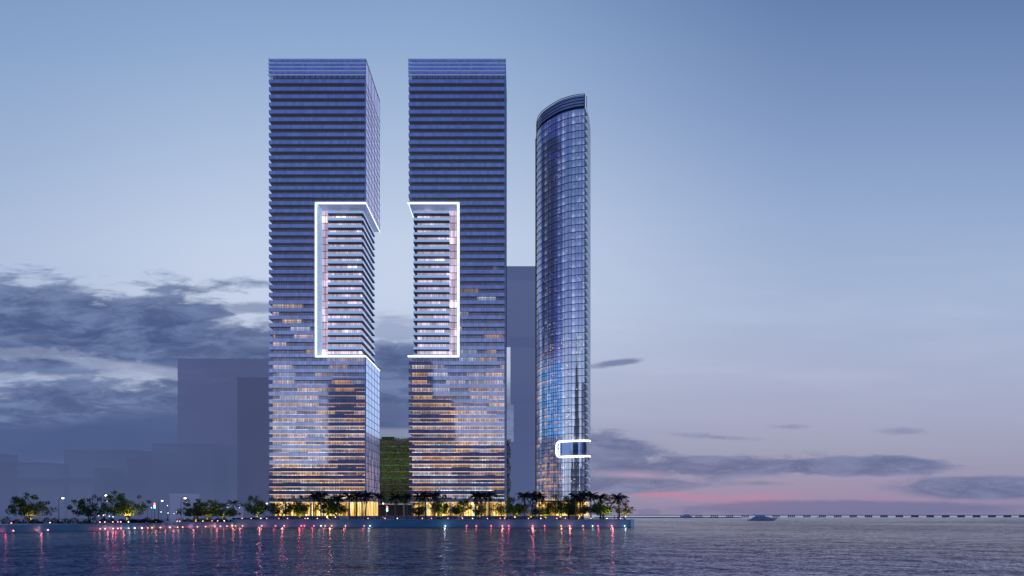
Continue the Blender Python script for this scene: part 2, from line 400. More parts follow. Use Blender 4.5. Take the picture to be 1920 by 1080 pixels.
# ------------------------------------------------------------------ land
def quay_mat():
    m, nb, out = material('quay_wall_paint')
    P = nb.new('ShaderNodeNewGeometry').outputs['Position']; x, y, z = nb.sep(P)
    n = nb.noise(nb.comb(nb.mul(x, 0.15), nb.mul(y, 0.15), nb.mul(z, 0.6)), 1.0, 4)
    j = nb.m('LESS_THAN', nb.m('FRACT', nb.div(nb.add(x, y), 9.0)), 0.012)
    wet = nb.ss(z, 0.9, 0.2)
    c_ = nb.mix(nb.ss(n, 0.3, 0.7), (0.07, 0.28, 0.42, 1), (0.10, 0.34, 0.50, 1))
    c_ = nb.mix(nb.mul(j, 0.35), c_, (0.06, 0.1, 0.14, 1)); c_ = nb.mix(nb.mul(wet, 0.35), c_, (0.06, 0.12, 0.18, 1))
    principled(nb, out, c_, 0.45); return m
M['quay'] = quay_mat()
M['paving'] = simple('stone_paving', (0.26, 0.25, 0.28, 1), 0.6, var=0.2, vscale=0.8)
M['wall_stone'] = simple('terrace_stone', (0.30, 0.28, 0.33, 1), 0.6, var=0.2, vscale=0.5)
M['white_stone'] = simple('white_stone', (0.62, 0.60, 0.62, 1), 0.5)
M['cap'] = simple('pale_quay_end', (0.55, 0.75, 0.9, 1), 0.4)
ZP = 3.6; ZL = 2.6
LP0 = Vector((-129.8, 431)); LPD = Vector((-21.1, -89))
pL = LP0 + LPD * 4.0
bm = bmesh.new()
prism(bm, [(-129.8, 431), (-129.8, 900), (-1500, 900), (-1500, pL.y), (pL.x, pL.y)], -2, ZL)
struct('park_ground', bm, [M['quay']])
bm = bmesh.new(); prism(bm, [(-131.8, 434), (-131.8, 899), (-1499, 899), (-1499, pL.y + 2), (pL.x - 1.5, pL.y + 2)], ZL, ZL + 0.02)
struct('park_pavement', bm, [M['paving']])
bm = bmesh.new(); prism(bm, [(-132.5, 440), (54, 440), (54, 640), (20, 900), (-132.5, 900)], -2, ZP)
struct('quay', bm, [M['quay']])
bm = bmesh.new(); prism(bm, [(-132, 440.8), (53.2, 440.8), (53.2, 639), (19, 899), (-132, 899)], ZP, ZP + 0.02)
struct('promenade_pavement', bm, [M['paving']])
bm = bmesh.new(); box(bm, 53.0, 54.4, 439.3, 441.0, -1, ZP + 0.25)
tag(obj('quay_pier', mesh('quay_pier', bm, M['cap'])), 'pale blue end post at the right corner of the quay wall', 'post')
bm = bmesh.new(); prism(bm, [(-126, 478), (34, 478), (34, 640), (-126, 640)], ZP + 0.02, 5.35)
struct('terrace', bm, [M['wall_stone']])
# stairs and seat walls in front of the terrace
bm = bmesh.new()
for k in range(5): box(bm, wx(618, 470), wx(652, 470), 478 - 2.2 + k * 0.42, 478, ZP + 0.02, ZP + 0.35 * (k + 1) - 0.02)
tag(obj('staircase', mesh('staircase', bm, M['white_stone'])), 'pale stone steps up to the terrace of the left tower', 'stairs')
bm = bmesh.new()
for k in range(5): box(bm, wx(855, 470), wx(868, 470), 478 - 2.2 + k * 0.42, 478, ZP + 0.02, ZP + 0.35 * (k + 1) - 0.02)
tag(obj('staircase', mesh('staircase', bm, M['white_stone'])), 'narrow pale steps before the lobby of the right twin tower', 'stairs')

# ------------------------------------------------------------------ the twin towers
YF, YB = 500.0, 551.0
TW = 182 * 0.28
def band_mesh(x0, x1, left, right, nm):
    """balustrade strip on the front (and along a side when open), and the slab behind it"""
    b = bmesh.new()
    box(b, x0, x1, YF, YF + 0.18, -1.85, 0)
    if left: box(b, x0, x0 + 0.18, YF + 0.18, YB, -1.85, 0)
    s = bmesh.new()
    box(s, x0 + 0.18, x1, YF + 0.18, YF + 1.75, -1.85, -1.5)
    if left: box(s, x0 + 0.18, x0 + 1.7, YF + 1.75, YB, -1.85, -1.5)
    return mesh(nm + '_balustrade', b, M['band']), mesh(nm + '_slab', s, M['slab'])
def tower(px0, px1, opx0, opx1, label, mirror):
    X0, X1 = (px0 - CX) * 0.28, (px1 - CX) * 0.28
    OX0, OX1 = (opx0 - CX) * 0.28, (opx1 - CX) * 0.28
    t_ = thing('residential_tower', label, 'tower', ((X0 + X1) / 2, YF + 25, 5.35), 'twin glass towers')
    L = Vector(t_.location)
    ZT = Z5(110); ZO1 = Z5(381); ZO0 = Z5(668); ZB = Z5(939)
    # cores
    b = bmesh.new(); box(b, X0 + 1.7, X1 - 0.35, YF + 1.75, YB, ZO1 + 1.2, Z5(143)); wpart('window_wall', b, M['win'], t_)
    b = bmesh.new()
    if not mirror: box(b, X0 + 1.7, OX0 - 0.6, YF + 1.75, YB, ZO0 - 0.8, ZO1 + 1.2)
    else: box(b, OX1 + 0.6, X1 - 0.35, YF + 1.75, YB, ZO0 - 0.8, ZO1 + 1.2)
    wpart('window_wall', b, M['win'], t_)
    b = bmesh.new(); box(b, X0 + 1.7, X1 - 0.35, YF + 1.75, YB, ZB, ZO0 - 0.8); wpart('window_wall', b, M['win'], t_)
    # recessed volume
    rx0, rx1 = (OX0 + 0.9, -83.55) if not mirror else (-53.2, OX1 - 0.9)
    b = bmesh.new(); box(b, rx0, rx1, 512.8, YB - 1.5, ZO0, ZO1); wpart('recess_window_wall', b, M['rec_win'], t_)
    # reveal, soffit and ledge of the opening
    b = bmesh.new()
    if not mirror: box(b, OX0 - 0.6, OX0 + 0.9, YF + 0.3, YB, ZO0, ZO1)
    else: box(b, OX1 - 0.9, OX1 + 0.6, YF + 0.3, YB, ZO0, ZO1)
    wpart('reveal_panel', b, M['panel'], t_)
    e0, e1 = (OX0 - 0.6, X1) if not mirror else (X0, OX1 + 0.6)
    b = bmesh.new(); box(b, e0, e1, YF + 0.3, YB, ZO1, ZO1 + 1.2); wpart('soffit', b, M['soffit'], t_)
    b = bmesh.new(); box(b, e0, e1, YF + 0.3, YB, ZO0 - 0.8, ZO0); wpart('ledge', b, M['soffit'], t_)
    # white light tube round the opening
    b = bmesh.new(); w = 0.72
    vx = OX0 if not mirror else OX1
    box(b, vx - w / 2, vx + w / 2, YF - 0.1, YF + 0.3, ZO0 - w / 2, ZO1 + w / 2)
    ex0, ex1 = (vx + w / 2, X1 + 0.12) if not mirror else (X0 - 0.4, vx - w / 2)
    box(b, ex0, ex1, YF - 0.1, YF + 0.3, ZO1 - w / 2, ZO1 + w / 2)
    box(b, ex0, ex1, YF - 0.1, YF + 0.3, ZO0 - w / 2, ZO0 + w / 2)
    sx = (X1, X1 + 0.12) if not mirror else (X0 - 0.1, X0 - 0.02)
    box(b, sx[0], sx[1], YF + 0.3, YB, ZO1 - 0.22, ZO1 + 0.28)
    box(b, sx[0], sx[1], YF + 0.3, YB, ZO0 - 0.22, ZO0 + 0.28)
    wpart('light_frame', b, M['white_light'], t_)
    # balustrades storey by storey
    full = band_mesh(X0 - L.x, X1 - 0.35 - L.x, True, False, 'full')
    part_ = band_mesh((X0 if not mirror else OX1 + 0.65) - L.x, (OX0 - 0.65 if not mirror else X1 - 0.35) - L.x, not mirror, False, 'part')
    for me in full + part_: me.transform(Matrix.Translation((0, -L.y, 0)))
    st_b = bmesh.new(); box(st_b, X0 + 0.3 - L.x, X1 - 0.5 - L.x, YF + 0.05 - L.y, YF + 0.5 - L.y, -2.12, -1.86)
    st_m = mesh('light_strip', st_b, M['strip'])
    for k in range(56):
        py = 149 + 14.28 * k
        inside = 376 < py < 668
        bme, sme = part_ if inside else full
        z = Z5(py) - L.z
        sl = obj('balcony_slab', sme, t_, (0, 0, z))
        obj('balustrade', bme, sl, (0, 0, 0))
        if k >= 40: obj('light_strip', st_m, t_, (0, 0, z))
    # recess balconies
    bx0, bx1 = (-100.8, -81.7) if not mirror else (-54.95, -35.7)
    yb = 508.6
    b = bmesh.new(); s = bmesh.new()
    box(b, bx0, bx1, yb, yb + 0.15, 0.0, 1.35); box(s, bx0, bx1, yb + 0.05, 512.9, -0.32, 0.0)
    if not mirror:
        box(b, bx1 - 0.15, bx1, yb + 0.15, YB, 0.0, 1.35); box(s, -83.4, bx1 - 0.02, 512.9, YB - 0.05, -0.32, 0.0)
        box(b, bx0, bx0 + 0.15, yb + 0.15, 512.7, 0.0, 1.35)
    else:
        box(b, bx0, bx0 + 0.15, yb + 0.15, YB, 0.0, 1.35); box(s, bx0 + 0.02, -53.3, 512.9, YB - 0.05, -0.32, 0.0)
        box(b, bx1 - 0.15, bx1, yb + 0.15, 512.7, 0.0, 1.35)
    for bb in (b, s): bmesh.ops.translate(bb, vec=(-L.x, -L.y, 0), verts=bb.verts)
    bme, sme = mesh('recess_balustrade', b, M['band_blue']), mesh('recess_slab', s, M['slab_dark'])
    n = 21
    for k in range(n):
        z = ZO1 - 2.55 - k * (ZO1 - ZO0) / n * 1.0 - L.z
        if z + L.z < ZO0 + 0.8: continue
        sl = obj('recess_slab', sme, t_, (0, 0, z)); obj('recess_balustrade', bme, sl)
    # thin floor lines on the bare glass beside the balconies
    b = bmesh.new(); q0, q1 = (rx0, bx0) if not mirror else (bx1, rx1)
    for k in range(n):
        z = ZO1 - 2.55 - k * (ZO1 - ZO0) / n
        box(b, q0 + 0.05, q1 - 0.05, 512.65, 512.8, z - 0.3, z - 0.05)
    xm = (q0 + q1) / 2; box(b, xm - 0.08, xm + 0.08, 512.6, 512.65, ZO0 + 0.1, ZO1 - 0.1)
    wpart('floor_trim', b, M['dark'], t_)
    # right hand curtain wall: flush glass with mullions
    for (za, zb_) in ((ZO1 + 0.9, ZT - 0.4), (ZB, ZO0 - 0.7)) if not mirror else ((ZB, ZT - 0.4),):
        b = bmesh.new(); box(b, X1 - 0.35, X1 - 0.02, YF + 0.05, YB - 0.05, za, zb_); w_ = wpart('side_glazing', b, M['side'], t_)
        b = bmesh.new(); z = BAND0 - 1.9
        while z > za:
            if z < zb_: box(b, X1 - 0.02, X1 + 0.08, YF, YB, z, z + 0.26)
            z -= FH
        for j in range(0, 21, 4):
            y = YF + 2.54 * j; box(b, X1 - 0.02, X1 + 0.05, y + 0.02, y + 0.2, za, zb_)
        wpart('mullion_grid', b, M['dark'], w_)
    b = bmesh.new(); box(b, X1 - 0.55, X1 + 0.15, YF - 0.12, YF + 0.04, ZO1 + 0.9, ZT); box(b, X1 - 0.55, X1 + 0.15, YF - 0.12, YF + 0.04, ZB, ZO0 - 0.7)
    if mirror: box(b, X1 - 0.55, X1 + 0.15, YF - 0.12, YF + 0.04, ZO0 - 0.7, ZO1 + 0.9)
    wpart('corner_trim', b, M['edge'], t_)
    b = bmesh.new(); box(b, X1 - 0.4, X1 + 0.12, YF + 0.05, YB, ZT - 0.4, ZT); wpart('roof_trim', b, M['dark'], t_)
    # crown
    b = bmesh.new(); box(b, X0 + 1.5, X1 - 0.4, YF + 1.6, YF + 1.9, Z5(143), ZT - 0.3); box(b, X0 + 1.5, X0 + 1.8, YF + 1.9, YB, Z5(143), ZT - 0.3)
    wpart('crown_glass', b, M['band'], t_)
    rb = bmesh.new(); box(rb, X0 - 0.3, X1, YF - 0.3, YF + 0.5, -0.3, 0.12); box(rb, X0 - 0.3, X0 + 0.5, YF + 0.5, YB, -0.3, 0.12)
    rail = mesh('crown_rail', rb, M['rail'])
    gb = bmesh.new(); box(gb, X0, X1 - 0.4, YF, YF + 0.12, -1.6, -0.35)
    rail.transform(Matrix.Translation((-L.x, -L.y, 0)))
    bmesh.ops.translate(gb, vec=(-L.x, -L.y, 0), verts=gb.verts); panel = mesh('crown_panel', gb, M['band'])
    for py in (110.6, 118.2, 125.4, 132.6, 140.2):
        r = obj('crown_rail', rail, t_, (0, 0, Z5(py) - L.z))
        if py < 135: obj('crown_panel', panel, r)
    b = bmesh.new()
    for i in range(18):
        x = X0 + 1 + i * (TW - 2) / 17; box(b, x, x + 0.2, YF + 0.9, YF + 1.55, Z5(143), ZT - 0.5)
    wpart('crown_post', b, M['dark'], t_)
    b = bmesh.new(); box(b, X0 + 1.8, X1 - 0.4, YF + 1.95, YB, Z5(143), Z5(141)); wpart('roof', b, M['roof'], t_)
    b = bmesh.new(); box(b, X0 + 14, X1 - 14, YF + 16, YB - 10, Z5(141), Z5(130)); wpart('plant_room', b, M['dark'], t_)
    # lobby
    b = bmesh.new(); box(b, X0 + 2.3, X1 - 0.6, YF + 3.0, YB - 3, 5.35, ZB); lo = wpart('lobby_glass', b, M['lobby'], t_)
    b = bmesh.new()
    for i in range(34):
        x = X0 + 2.4 + i * (TW - 3.4) / 33; box(b, x, x + 0.16, YF + 2.8, YF + 2.99, 5.35, ZB)
    wpart('mullion', b, M['dark'], lo)
    for i in range(8):
        x = X0 + 2.0 + i * (TW - 4.2) / 7
        b = bmesh.new(); tube(b, [(x, YF + 0.9, 5.35), (x, YF + 0.9, ZB)], [0.35, 0.35], 10); wpart('column', b, M['edge'], t_)
    b = bmesh.new(); box(b, X0 - 0.2, X1 + 0.2, YF - 0.4, YB, ZB - 0.02, ZB + 0.75); wpart('canopy', b, M['slab'], t_)
    b = bmesh.new(); box(b, X0 + 0.3, X1 - 0.3, YF + 0.1, YF + 2.9, ZB - 0.22, ZB - 0.03); wpart('soffit_light', b, emit('lobby_soffit_light', (1, 0.86, 0.62, 1), 1.3), t_)
    return t_
tower(504, 686, 592.2, 686, 'left twin glass tower, notched at its right corner and edged in white light', False)
tower(766, 948, 766, 859.5, 'right twin glass tower, notched on its left corner and edged in white light', True)

# ------------------------------------------------------------------ curved tower
cpts = [(11.6, 549.5), (11.3, 540.0), (11.7, 531.0), (13.2, 524.0), (15.2, 519.4), (18.3, 513.8), (22.8, 507.4), (27.4, 503.4), (31.8, 501.0), (35.8, 500.0)]
def catmull(P, n=5):
    out = []
    P = [Vector(p) for p in P]
    for i in range(len(P) - 1):
        p0 = P[max(i - 1, 0)]; p1 = P[i]; p2 = P[i + 1]; p3 = P[min(i + 2, len(P) - 1)]
        for k in range(n):
            s = k / n
            out.append(0.5 * ((2 * p1) + (-p0 + p2) * s + (2 * p0 - 5 * p1 + 4 * p2 - p3) * s * s + (-p0 + 3 * p1 - 3 * p2 + p3) * s ** 3))
    out.append(P[-1]); return out
curve = catmull(cpts)
right_side = [(36.4, 501), (38.0, 510), (39.6, 522), (40.6, 536), (41.0, 549.5)]
def offs(P, d):
    out = []
    for i, p in enumerate(P):
        tg = (P[min(i + 1, len(P) - 1)] - P[max(i - 1, 0)]).normalized()
        out.append(p + Vector((tg.y, -tg.x)) * d)
    return out
def ribbon(bm, P, z0, z1, off, th, mi=0, uv=False):
    a = offs(P, off); b = offs(P, off - th)
    A0 = [bm.verts.new((p.x, p.y, z0)) for p in a]; A1 = [bm.verts.new((p.x, p.y, z1)) for p in a]
    B0 = [bm.verts.new((p.x, p.y, z0)) for p in b]; B1 = [bm.verts.new((p.x, p.y, z1)) for p in b]
    for i in range(len(P) - 1):
        for q in ((A0[i], A0[i + 1], A1[i + 1], A1[i]), (B0[i + 1], B0[i], B1[i], B1[i + 1]), (A1[i], A1[i + 1], B1[i + 1], B1[i]), (A0[i + 1], A0[i], B0[i], B0[i + 1])):
            bm.faces.new(q).material_index = mi
    for i in (0, -1): bm.faces.new((A0[i], A1[i], B1[i], B0[i])).material_index = mi
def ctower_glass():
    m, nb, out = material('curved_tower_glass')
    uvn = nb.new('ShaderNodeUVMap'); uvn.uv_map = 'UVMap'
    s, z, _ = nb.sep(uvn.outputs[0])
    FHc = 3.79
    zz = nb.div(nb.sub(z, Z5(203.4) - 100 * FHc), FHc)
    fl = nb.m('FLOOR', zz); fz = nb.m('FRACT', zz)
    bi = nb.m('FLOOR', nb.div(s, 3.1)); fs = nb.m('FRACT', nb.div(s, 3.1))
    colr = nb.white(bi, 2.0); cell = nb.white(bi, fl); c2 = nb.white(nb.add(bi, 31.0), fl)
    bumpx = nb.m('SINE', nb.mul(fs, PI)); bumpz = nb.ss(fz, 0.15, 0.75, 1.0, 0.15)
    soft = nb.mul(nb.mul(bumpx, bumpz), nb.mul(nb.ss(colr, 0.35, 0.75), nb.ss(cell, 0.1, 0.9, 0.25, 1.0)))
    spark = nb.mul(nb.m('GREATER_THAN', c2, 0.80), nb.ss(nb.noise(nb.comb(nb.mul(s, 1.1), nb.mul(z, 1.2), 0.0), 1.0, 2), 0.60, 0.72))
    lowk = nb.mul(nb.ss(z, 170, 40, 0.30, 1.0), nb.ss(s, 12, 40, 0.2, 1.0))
    warmx = nb.ss(s, 55, 25)          # warm glow painted low on the left flank, like mirrored tower lights
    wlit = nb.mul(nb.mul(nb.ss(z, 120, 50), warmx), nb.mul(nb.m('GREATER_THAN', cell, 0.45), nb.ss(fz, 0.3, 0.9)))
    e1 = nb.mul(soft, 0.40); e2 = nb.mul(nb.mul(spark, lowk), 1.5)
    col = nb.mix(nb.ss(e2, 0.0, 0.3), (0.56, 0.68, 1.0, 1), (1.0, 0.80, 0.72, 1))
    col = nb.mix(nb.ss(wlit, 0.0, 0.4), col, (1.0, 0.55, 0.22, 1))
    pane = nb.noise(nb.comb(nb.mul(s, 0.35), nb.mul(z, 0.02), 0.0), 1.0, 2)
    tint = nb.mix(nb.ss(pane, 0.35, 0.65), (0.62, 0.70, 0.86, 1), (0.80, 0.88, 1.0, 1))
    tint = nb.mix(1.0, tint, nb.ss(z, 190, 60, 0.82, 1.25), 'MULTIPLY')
    principled(nb, out, tint, 0.03, 0.9, col, nb.add(nb.add(nb.add(e1, e2), 0.035), nb.mul(wlit, 0.45)))  # the constant is a painted fill glow over all the glass
    return m
M['mull_c'] = simple('blue_grey_mullion', (0.10, 0.14, 0.26, 1), 0.4, 0.3)
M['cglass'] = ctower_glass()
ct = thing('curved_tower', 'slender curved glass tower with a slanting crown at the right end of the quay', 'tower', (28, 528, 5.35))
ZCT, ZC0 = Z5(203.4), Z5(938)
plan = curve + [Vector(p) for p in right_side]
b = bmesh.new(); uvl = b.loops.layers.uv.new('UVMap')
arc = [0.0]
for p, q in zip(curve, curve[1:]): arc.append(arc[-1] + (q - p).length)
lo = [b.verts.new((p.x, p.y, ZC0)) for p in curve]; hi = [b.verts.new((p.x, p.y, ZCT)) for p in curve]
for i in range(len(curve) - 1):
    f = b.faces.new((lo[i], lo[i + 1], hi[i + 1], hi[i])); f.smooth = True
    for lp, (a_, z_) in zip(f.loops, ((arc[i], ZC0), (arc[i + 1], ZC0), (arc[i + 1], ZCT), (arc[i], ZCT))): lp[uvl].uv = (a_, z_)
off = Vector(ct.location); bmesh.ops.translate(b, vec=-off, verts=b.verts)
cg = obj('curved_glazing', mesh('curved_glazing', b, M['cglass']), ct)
b = bmesh.new()
acc = 0.0; prev = -9
for i in range(1, len(curve) - 1):
    if arc[i] - prev > 1.5:
        prev = arc[i]; p = offs(curve, 0.12)[i]; box(b, p.x - 0.05, p.x + 0.05, p.y - 0.05, p.y + 0.05, ZC0, ZCT)
wpart('mullion', b, M['mull_c'], cg)
rb = bmesh.new(); ribbon(rb, curve, -0.14, 0.14, 0.2, 0.25)
bmesh.ops.translate(rb, vec=(-off.x, -off.y, 0), verts=rb.verts); rmesh = mesh('floor_rail', rb, M['mull_c'])
nfl = 54
for k in range(nfl):
    obj('floor_rail', rmesh, ct, (0, 0, ZCT - k * 3.79 - off.z))
# right hand flank and back
flank = [Vector(p) for p in right_side]
b = bmesh.new()
fp = [(35.9, 500.6)] + [(p.x, p.y) for p in flank] + [(12.0, 549.5)] + [(p.x + 0.8, p.y + 0.8) for p in curve[2:-2:3]]
prism(b, fp, ZC0, ZCT - 0.2); wpart('core_wall', b, simple('flank_wall', (0.10, 0.10, 0.13, 1), 0.4), ct)
bal_b = bmesh.new(); ribbon(bal_b, [Vector((35.9, 500.2))] + flank, 0.0, 1.75, 1.1, 0.2)
sl_b = bmesh.new(); ribbon(sl_b, [Vector((35.9, 500.2))] + flank, -0.25, 0.0, 1.1, 1.1)
for bb in (bal_b, sl_b): bmesh.ops.translate(bb, vec=(-off.x, -off.y, 0), verts=bb.verts)
bal_m = mesh('side_balustrade', bal_b, simple('white_balustrade', (0.62, 0.68, 0.82, 1), 0.35)); sl_m = mesh('side_balcony', sl_b, M['panel'])
for k in range(1, nfl):
    z = ZCT - k * 3.79 - 0.3
    if Z5(866) < z < Z5(822): continue
    s_ = obj('side_balcony', sl_m, ct, (0, 0, z - off.z)); obj('side_balustrade', bal_m, s_)
b = bmesh.new(); ribbon(b, [Vector((35.9, 500.2))] + flank, ZCT - 1.9, ZCT + 0.3, 1.0, 0.3); wpart('parapet', b, M['panel'], ct)
prism_b = bmesh.new(); prism(prism_b, fp, ZCT - 0.15, ZCT + 0.1); wpart('roof', prism_b, M['roof'], ct)
# crown screens
ccurve = curve
b = bmesh.new(); ribbon(b, ccurve, ZCT + 1.6, Z5(176.8), -0.6, 0.15); wpart('crown_screen', b, simple('crown_screen_glass', (0.30, 0.42, 0.72, 1), 0.3, 0.2, (0.2, 0.3, 0.6, 1), 0.1), ct)
rb = bmesh.new(); ribbon(rb, ccurve, -0.14, 0.14, 0.0, 0.3); bmesh.ops.translate(rb, vec=(-off.x, -off.y, 0), verts=rb.verts)
cr = mesh('crown_rail', rb, M['dark'])
b = bmesh.new(); ribbon(b, ccurve, ZCT - 0.2, ZCT + 1.7, -0.3, 0.3); wpart('crown_base', b, M['dark'], ct)
b = bmesh.new(); box(b, 35.7, 36.1, 500.2, 501.2, ZCT, Z5(175.6)); wpart('crown_post', b, M['dark'], ct)
for py in (175.8, 181.8, 187.4, 193.2, 199.0): obj('crown_rail', cr, ct, (0, 0, Z5(py) - off.z))
for i in range(2, len(curve), 6):
    p = curve[i]; b = bmesh.new(); box(b, p.x + 1.6, p.x + 1.9, p.y + 1.5, p.y + 1.8, ZCT, Z5(178)); wpart('crown_post', b, M['dark'], ct)
# dark rib at the left rim
b = bmesh.new(); ribbon(b, curve[:6], 5.35, ZCT, 0.5, 0.5); wpart('edge_fin', b, simple('rim_fin', (0.20, 0.22, 0.30, 1), 0.4, 0.3), ct)
# glowing bracket round the sky lobby
front_part = [p for p in curve if p.x > wx(1050, 505)]
path2d = front_part + [Vector((37.2, 500.3)), Vector((37.9, 502.0))]
o2 = offs(path2d, 1.0)
zt, zbm = Z5(826.5), Z5(855.5); r = 2.3
p0 = o2[0]; dirv = (o2[1] - o2[0]).normalized()
pts = [(p.x, p.y, zt) for p in o2[::-1]]
for k in range(0, 7):
    a = k / 6 * PI / 2; q = p0 - dirv * (r * math.sin(a)); pts.append((q.x, q.y, zt - r * (1 - math.cos(a))))
q = p0 - dirv * r
for k in range(0, 7):
    a = PI / 2 - k / 6 * PI / 2; q = p0 - dirv * (r * math.sin(a)); pts.append((q.x, q.y, zbm + r * (1 - math.cos(a))))
pts += [(p.x, p.y, zbm) for p in o2]
b = bmesh.new(); tube(b, pts, [0.5] * len(pts), 10); wpart('light_frame', b, M['white_light'], ct)
b = bmesh.new(); ribbon(b, [p for p in front_part], zbm, zt, 0.7, 0.6); wpart('sky_lobby_glass', b, glass_band('sky_lobby_glazing', (0.42, 0.60, 0.92, 1), 0.05, 0.8, 0.2, 2.2), ct)
b = bmesh.new(); ribbon(b, [Vector((36.0, 500.3))] + flank, zbm, zt, 0.75, 0.4); wpart('flank_glass', b, simple('flank_blue_glass', (0.10, 0.22, 0.48, 1), 0.25), ct)
# lobby
b = bmesh.new(); prism(b, [(p.x, p.y) for p in (curve[8:] + flank[:3])] + [(20, 525)], 5.35, ZC0 - 0.5); wpart('lobby_glass', b, M['lobby'], ct)
b = bmesh.new(); prism(b, [(wx(1024, 496), 496), (35, 492.5), (37, 500), (38, 512), (14, 512)], Z5(941), Z5(939)); wpart('canopy', b, M['dark'], ct)
for i in range(0, len(curve), 7):
    p = curve[i]; b = bmesh.new(); tube(b, [(p.x, p.y, 5.35), (p.x, p.y, ZC0)], [0.4, 0.4], 10); wpart('column', b, M['dark'], ct)
b = bmesh.new(); box(b, wx(1018, 477), wx(1080, 477), 476.5, 477.9, ZP + 0.02, 4.9)
tag(obj('seat_wall', mesh('seat_wall', b, M['white_stone'])), 'long white stone seat wall before the curved tower', 'wall')

# ------------------------------------------------------------------ hazy massing blocks
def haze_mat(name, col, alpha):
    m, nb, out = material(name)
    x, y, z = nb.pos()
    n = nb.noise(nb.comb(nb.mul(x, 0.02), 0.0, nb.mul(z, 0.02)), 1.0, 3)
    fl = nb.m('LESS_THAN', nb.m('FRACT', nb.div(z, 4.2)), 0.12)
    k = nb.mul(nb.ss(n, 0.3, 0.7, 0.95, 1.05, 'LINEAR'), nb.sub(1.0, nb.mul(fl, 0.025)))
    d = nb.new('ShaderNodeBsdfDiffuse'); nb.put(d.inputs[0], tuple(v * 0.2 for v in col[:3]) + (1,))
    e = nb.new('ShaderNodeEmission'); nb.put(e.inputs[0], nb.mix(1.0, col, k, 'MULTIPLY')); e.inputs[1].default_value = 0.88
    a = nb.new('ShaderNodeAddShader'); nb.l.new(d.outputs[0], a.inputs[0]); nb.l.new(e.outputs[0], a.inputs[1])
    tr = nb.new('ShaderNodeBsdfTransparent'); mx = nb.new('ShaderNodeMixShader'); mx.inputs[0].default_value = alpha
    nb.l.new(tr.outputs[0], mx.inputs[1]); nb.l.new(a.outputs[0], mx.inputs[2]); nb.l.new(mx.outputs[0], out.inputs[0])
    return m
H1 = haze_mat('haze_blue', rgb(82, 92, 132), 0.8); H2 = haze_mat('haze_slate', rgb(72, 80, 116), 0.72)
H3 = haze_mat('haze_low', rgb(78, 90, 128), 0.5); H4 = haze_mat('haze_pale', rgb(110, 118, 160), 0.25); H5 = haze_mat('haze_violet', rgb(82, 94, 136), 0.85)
def hblock(name, label, tiers, mat, Y, depth=40, z0=0.0, group='hazy buildings behind the towers'):
    xa = min(t[0] for t in tiers); xb = max(t[1] for t in tiers)
    o = thing(name, label, 'building', (wx((xa + xb) / 2, Y), Y + depth / 2, z0), group)
    for (a, c_, y0, y1) in tiers:
        bm_ = bmesh.new(); zA = wz(y1, Y) if y1 else z0
        box(bm_, wx(a, Y), wx(c_, Y), Y, Y + depth, zA, wz(y0, Y)); w_ = wpart('wall', bm_, mat, o)
        bm_ = bmesh.new(); zt_ = wz(y0, Y); box(bm_, wx(a, Y) - 0.3, wx(c_, Y) + 0.3, Y - 0.3, Y + depth, zt_, zt_ + 0.7); wpart('parapet', bm_, mat, w_)
    return o
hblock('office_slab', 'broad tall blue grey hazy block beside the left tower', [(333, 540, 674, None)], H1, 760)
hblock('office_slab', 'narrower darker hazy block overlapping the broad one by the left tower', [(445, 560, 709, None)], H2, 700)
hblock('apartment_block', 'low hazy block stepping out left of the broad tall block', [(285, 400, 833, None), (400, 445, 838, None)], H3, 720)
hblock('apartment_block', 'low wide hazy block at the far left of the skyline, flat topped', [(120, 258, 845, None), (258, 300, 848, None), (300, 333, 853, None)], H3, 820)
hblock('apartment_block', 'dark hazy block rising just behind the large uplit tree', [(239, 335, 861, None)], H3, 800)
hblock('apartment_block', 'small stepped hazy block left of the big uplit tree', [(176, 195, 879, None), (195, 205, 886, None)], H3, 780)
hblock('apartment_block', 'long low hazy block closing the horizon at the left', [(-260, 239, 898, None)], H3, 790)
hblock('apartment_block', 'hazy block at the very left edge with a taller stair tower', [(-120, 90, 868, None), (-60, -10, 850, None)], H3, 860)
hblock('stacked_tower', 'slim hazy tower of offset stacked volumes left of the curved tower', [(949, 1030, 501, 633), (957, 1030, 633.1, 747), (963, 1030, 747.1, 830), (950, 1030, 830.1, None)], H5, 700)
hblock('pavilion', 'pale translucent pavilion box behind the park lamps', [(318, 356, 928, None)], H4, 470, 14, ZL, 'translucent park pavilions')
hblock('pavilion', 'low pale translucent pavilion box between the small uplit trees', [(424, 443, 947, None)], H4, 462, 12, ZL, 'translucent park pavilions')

# buildings across the bay, seen only mirrored in the tower glass
def rblock(px0, px1, pyt, Yb, label, spire=None):
    Dv = 1000 + Yb
    x0, x1 = (px0 - CX) * Dv / F, (px1 - CX) * Dv / F; zt_ = CH + (CY - pyt) * Dv / F
    o = thing('opposite_building', label, 'building', ((x0 + x1) / 2, -Yb - 20, 0), 'buildings across the bay mirrored in the glass')
    bm_ = bmesh.new(); box(bm_, x0, x1, -Yb - 40, -Yb, 0, zt_); w_ = wpart('wall', bm_, M['opp'], o)
    bm_ = bmesh.new(); box(bm_, x0 + 4, x1 - 4, -Yb - 30, -Yb - 8, zt_, zt_ + 5); wpart('roof', bm_, M['opp'], w_)
M['opp_dk'] = simple('dark_opposite_wall', (0.02, 0.03, 0.035, 1), 0.8)
M['opp'] = simple('opposite_wall', (0.36, 0.33, 0.50, 1), 0.8)
rblock(615, 725, 714, 260, 'dark block mirrored in the lower right of the left tower')
rblock(760, 808, 676, 300, 'tall dark slab mirrored in the left of the right twin tower')
rblock(806, 850, 752, 240, 'middle dark block mirrored in the right twin tower')
rblock(505, 630, 878, 300, 'low dark block mirrored in the foot of the left tower')
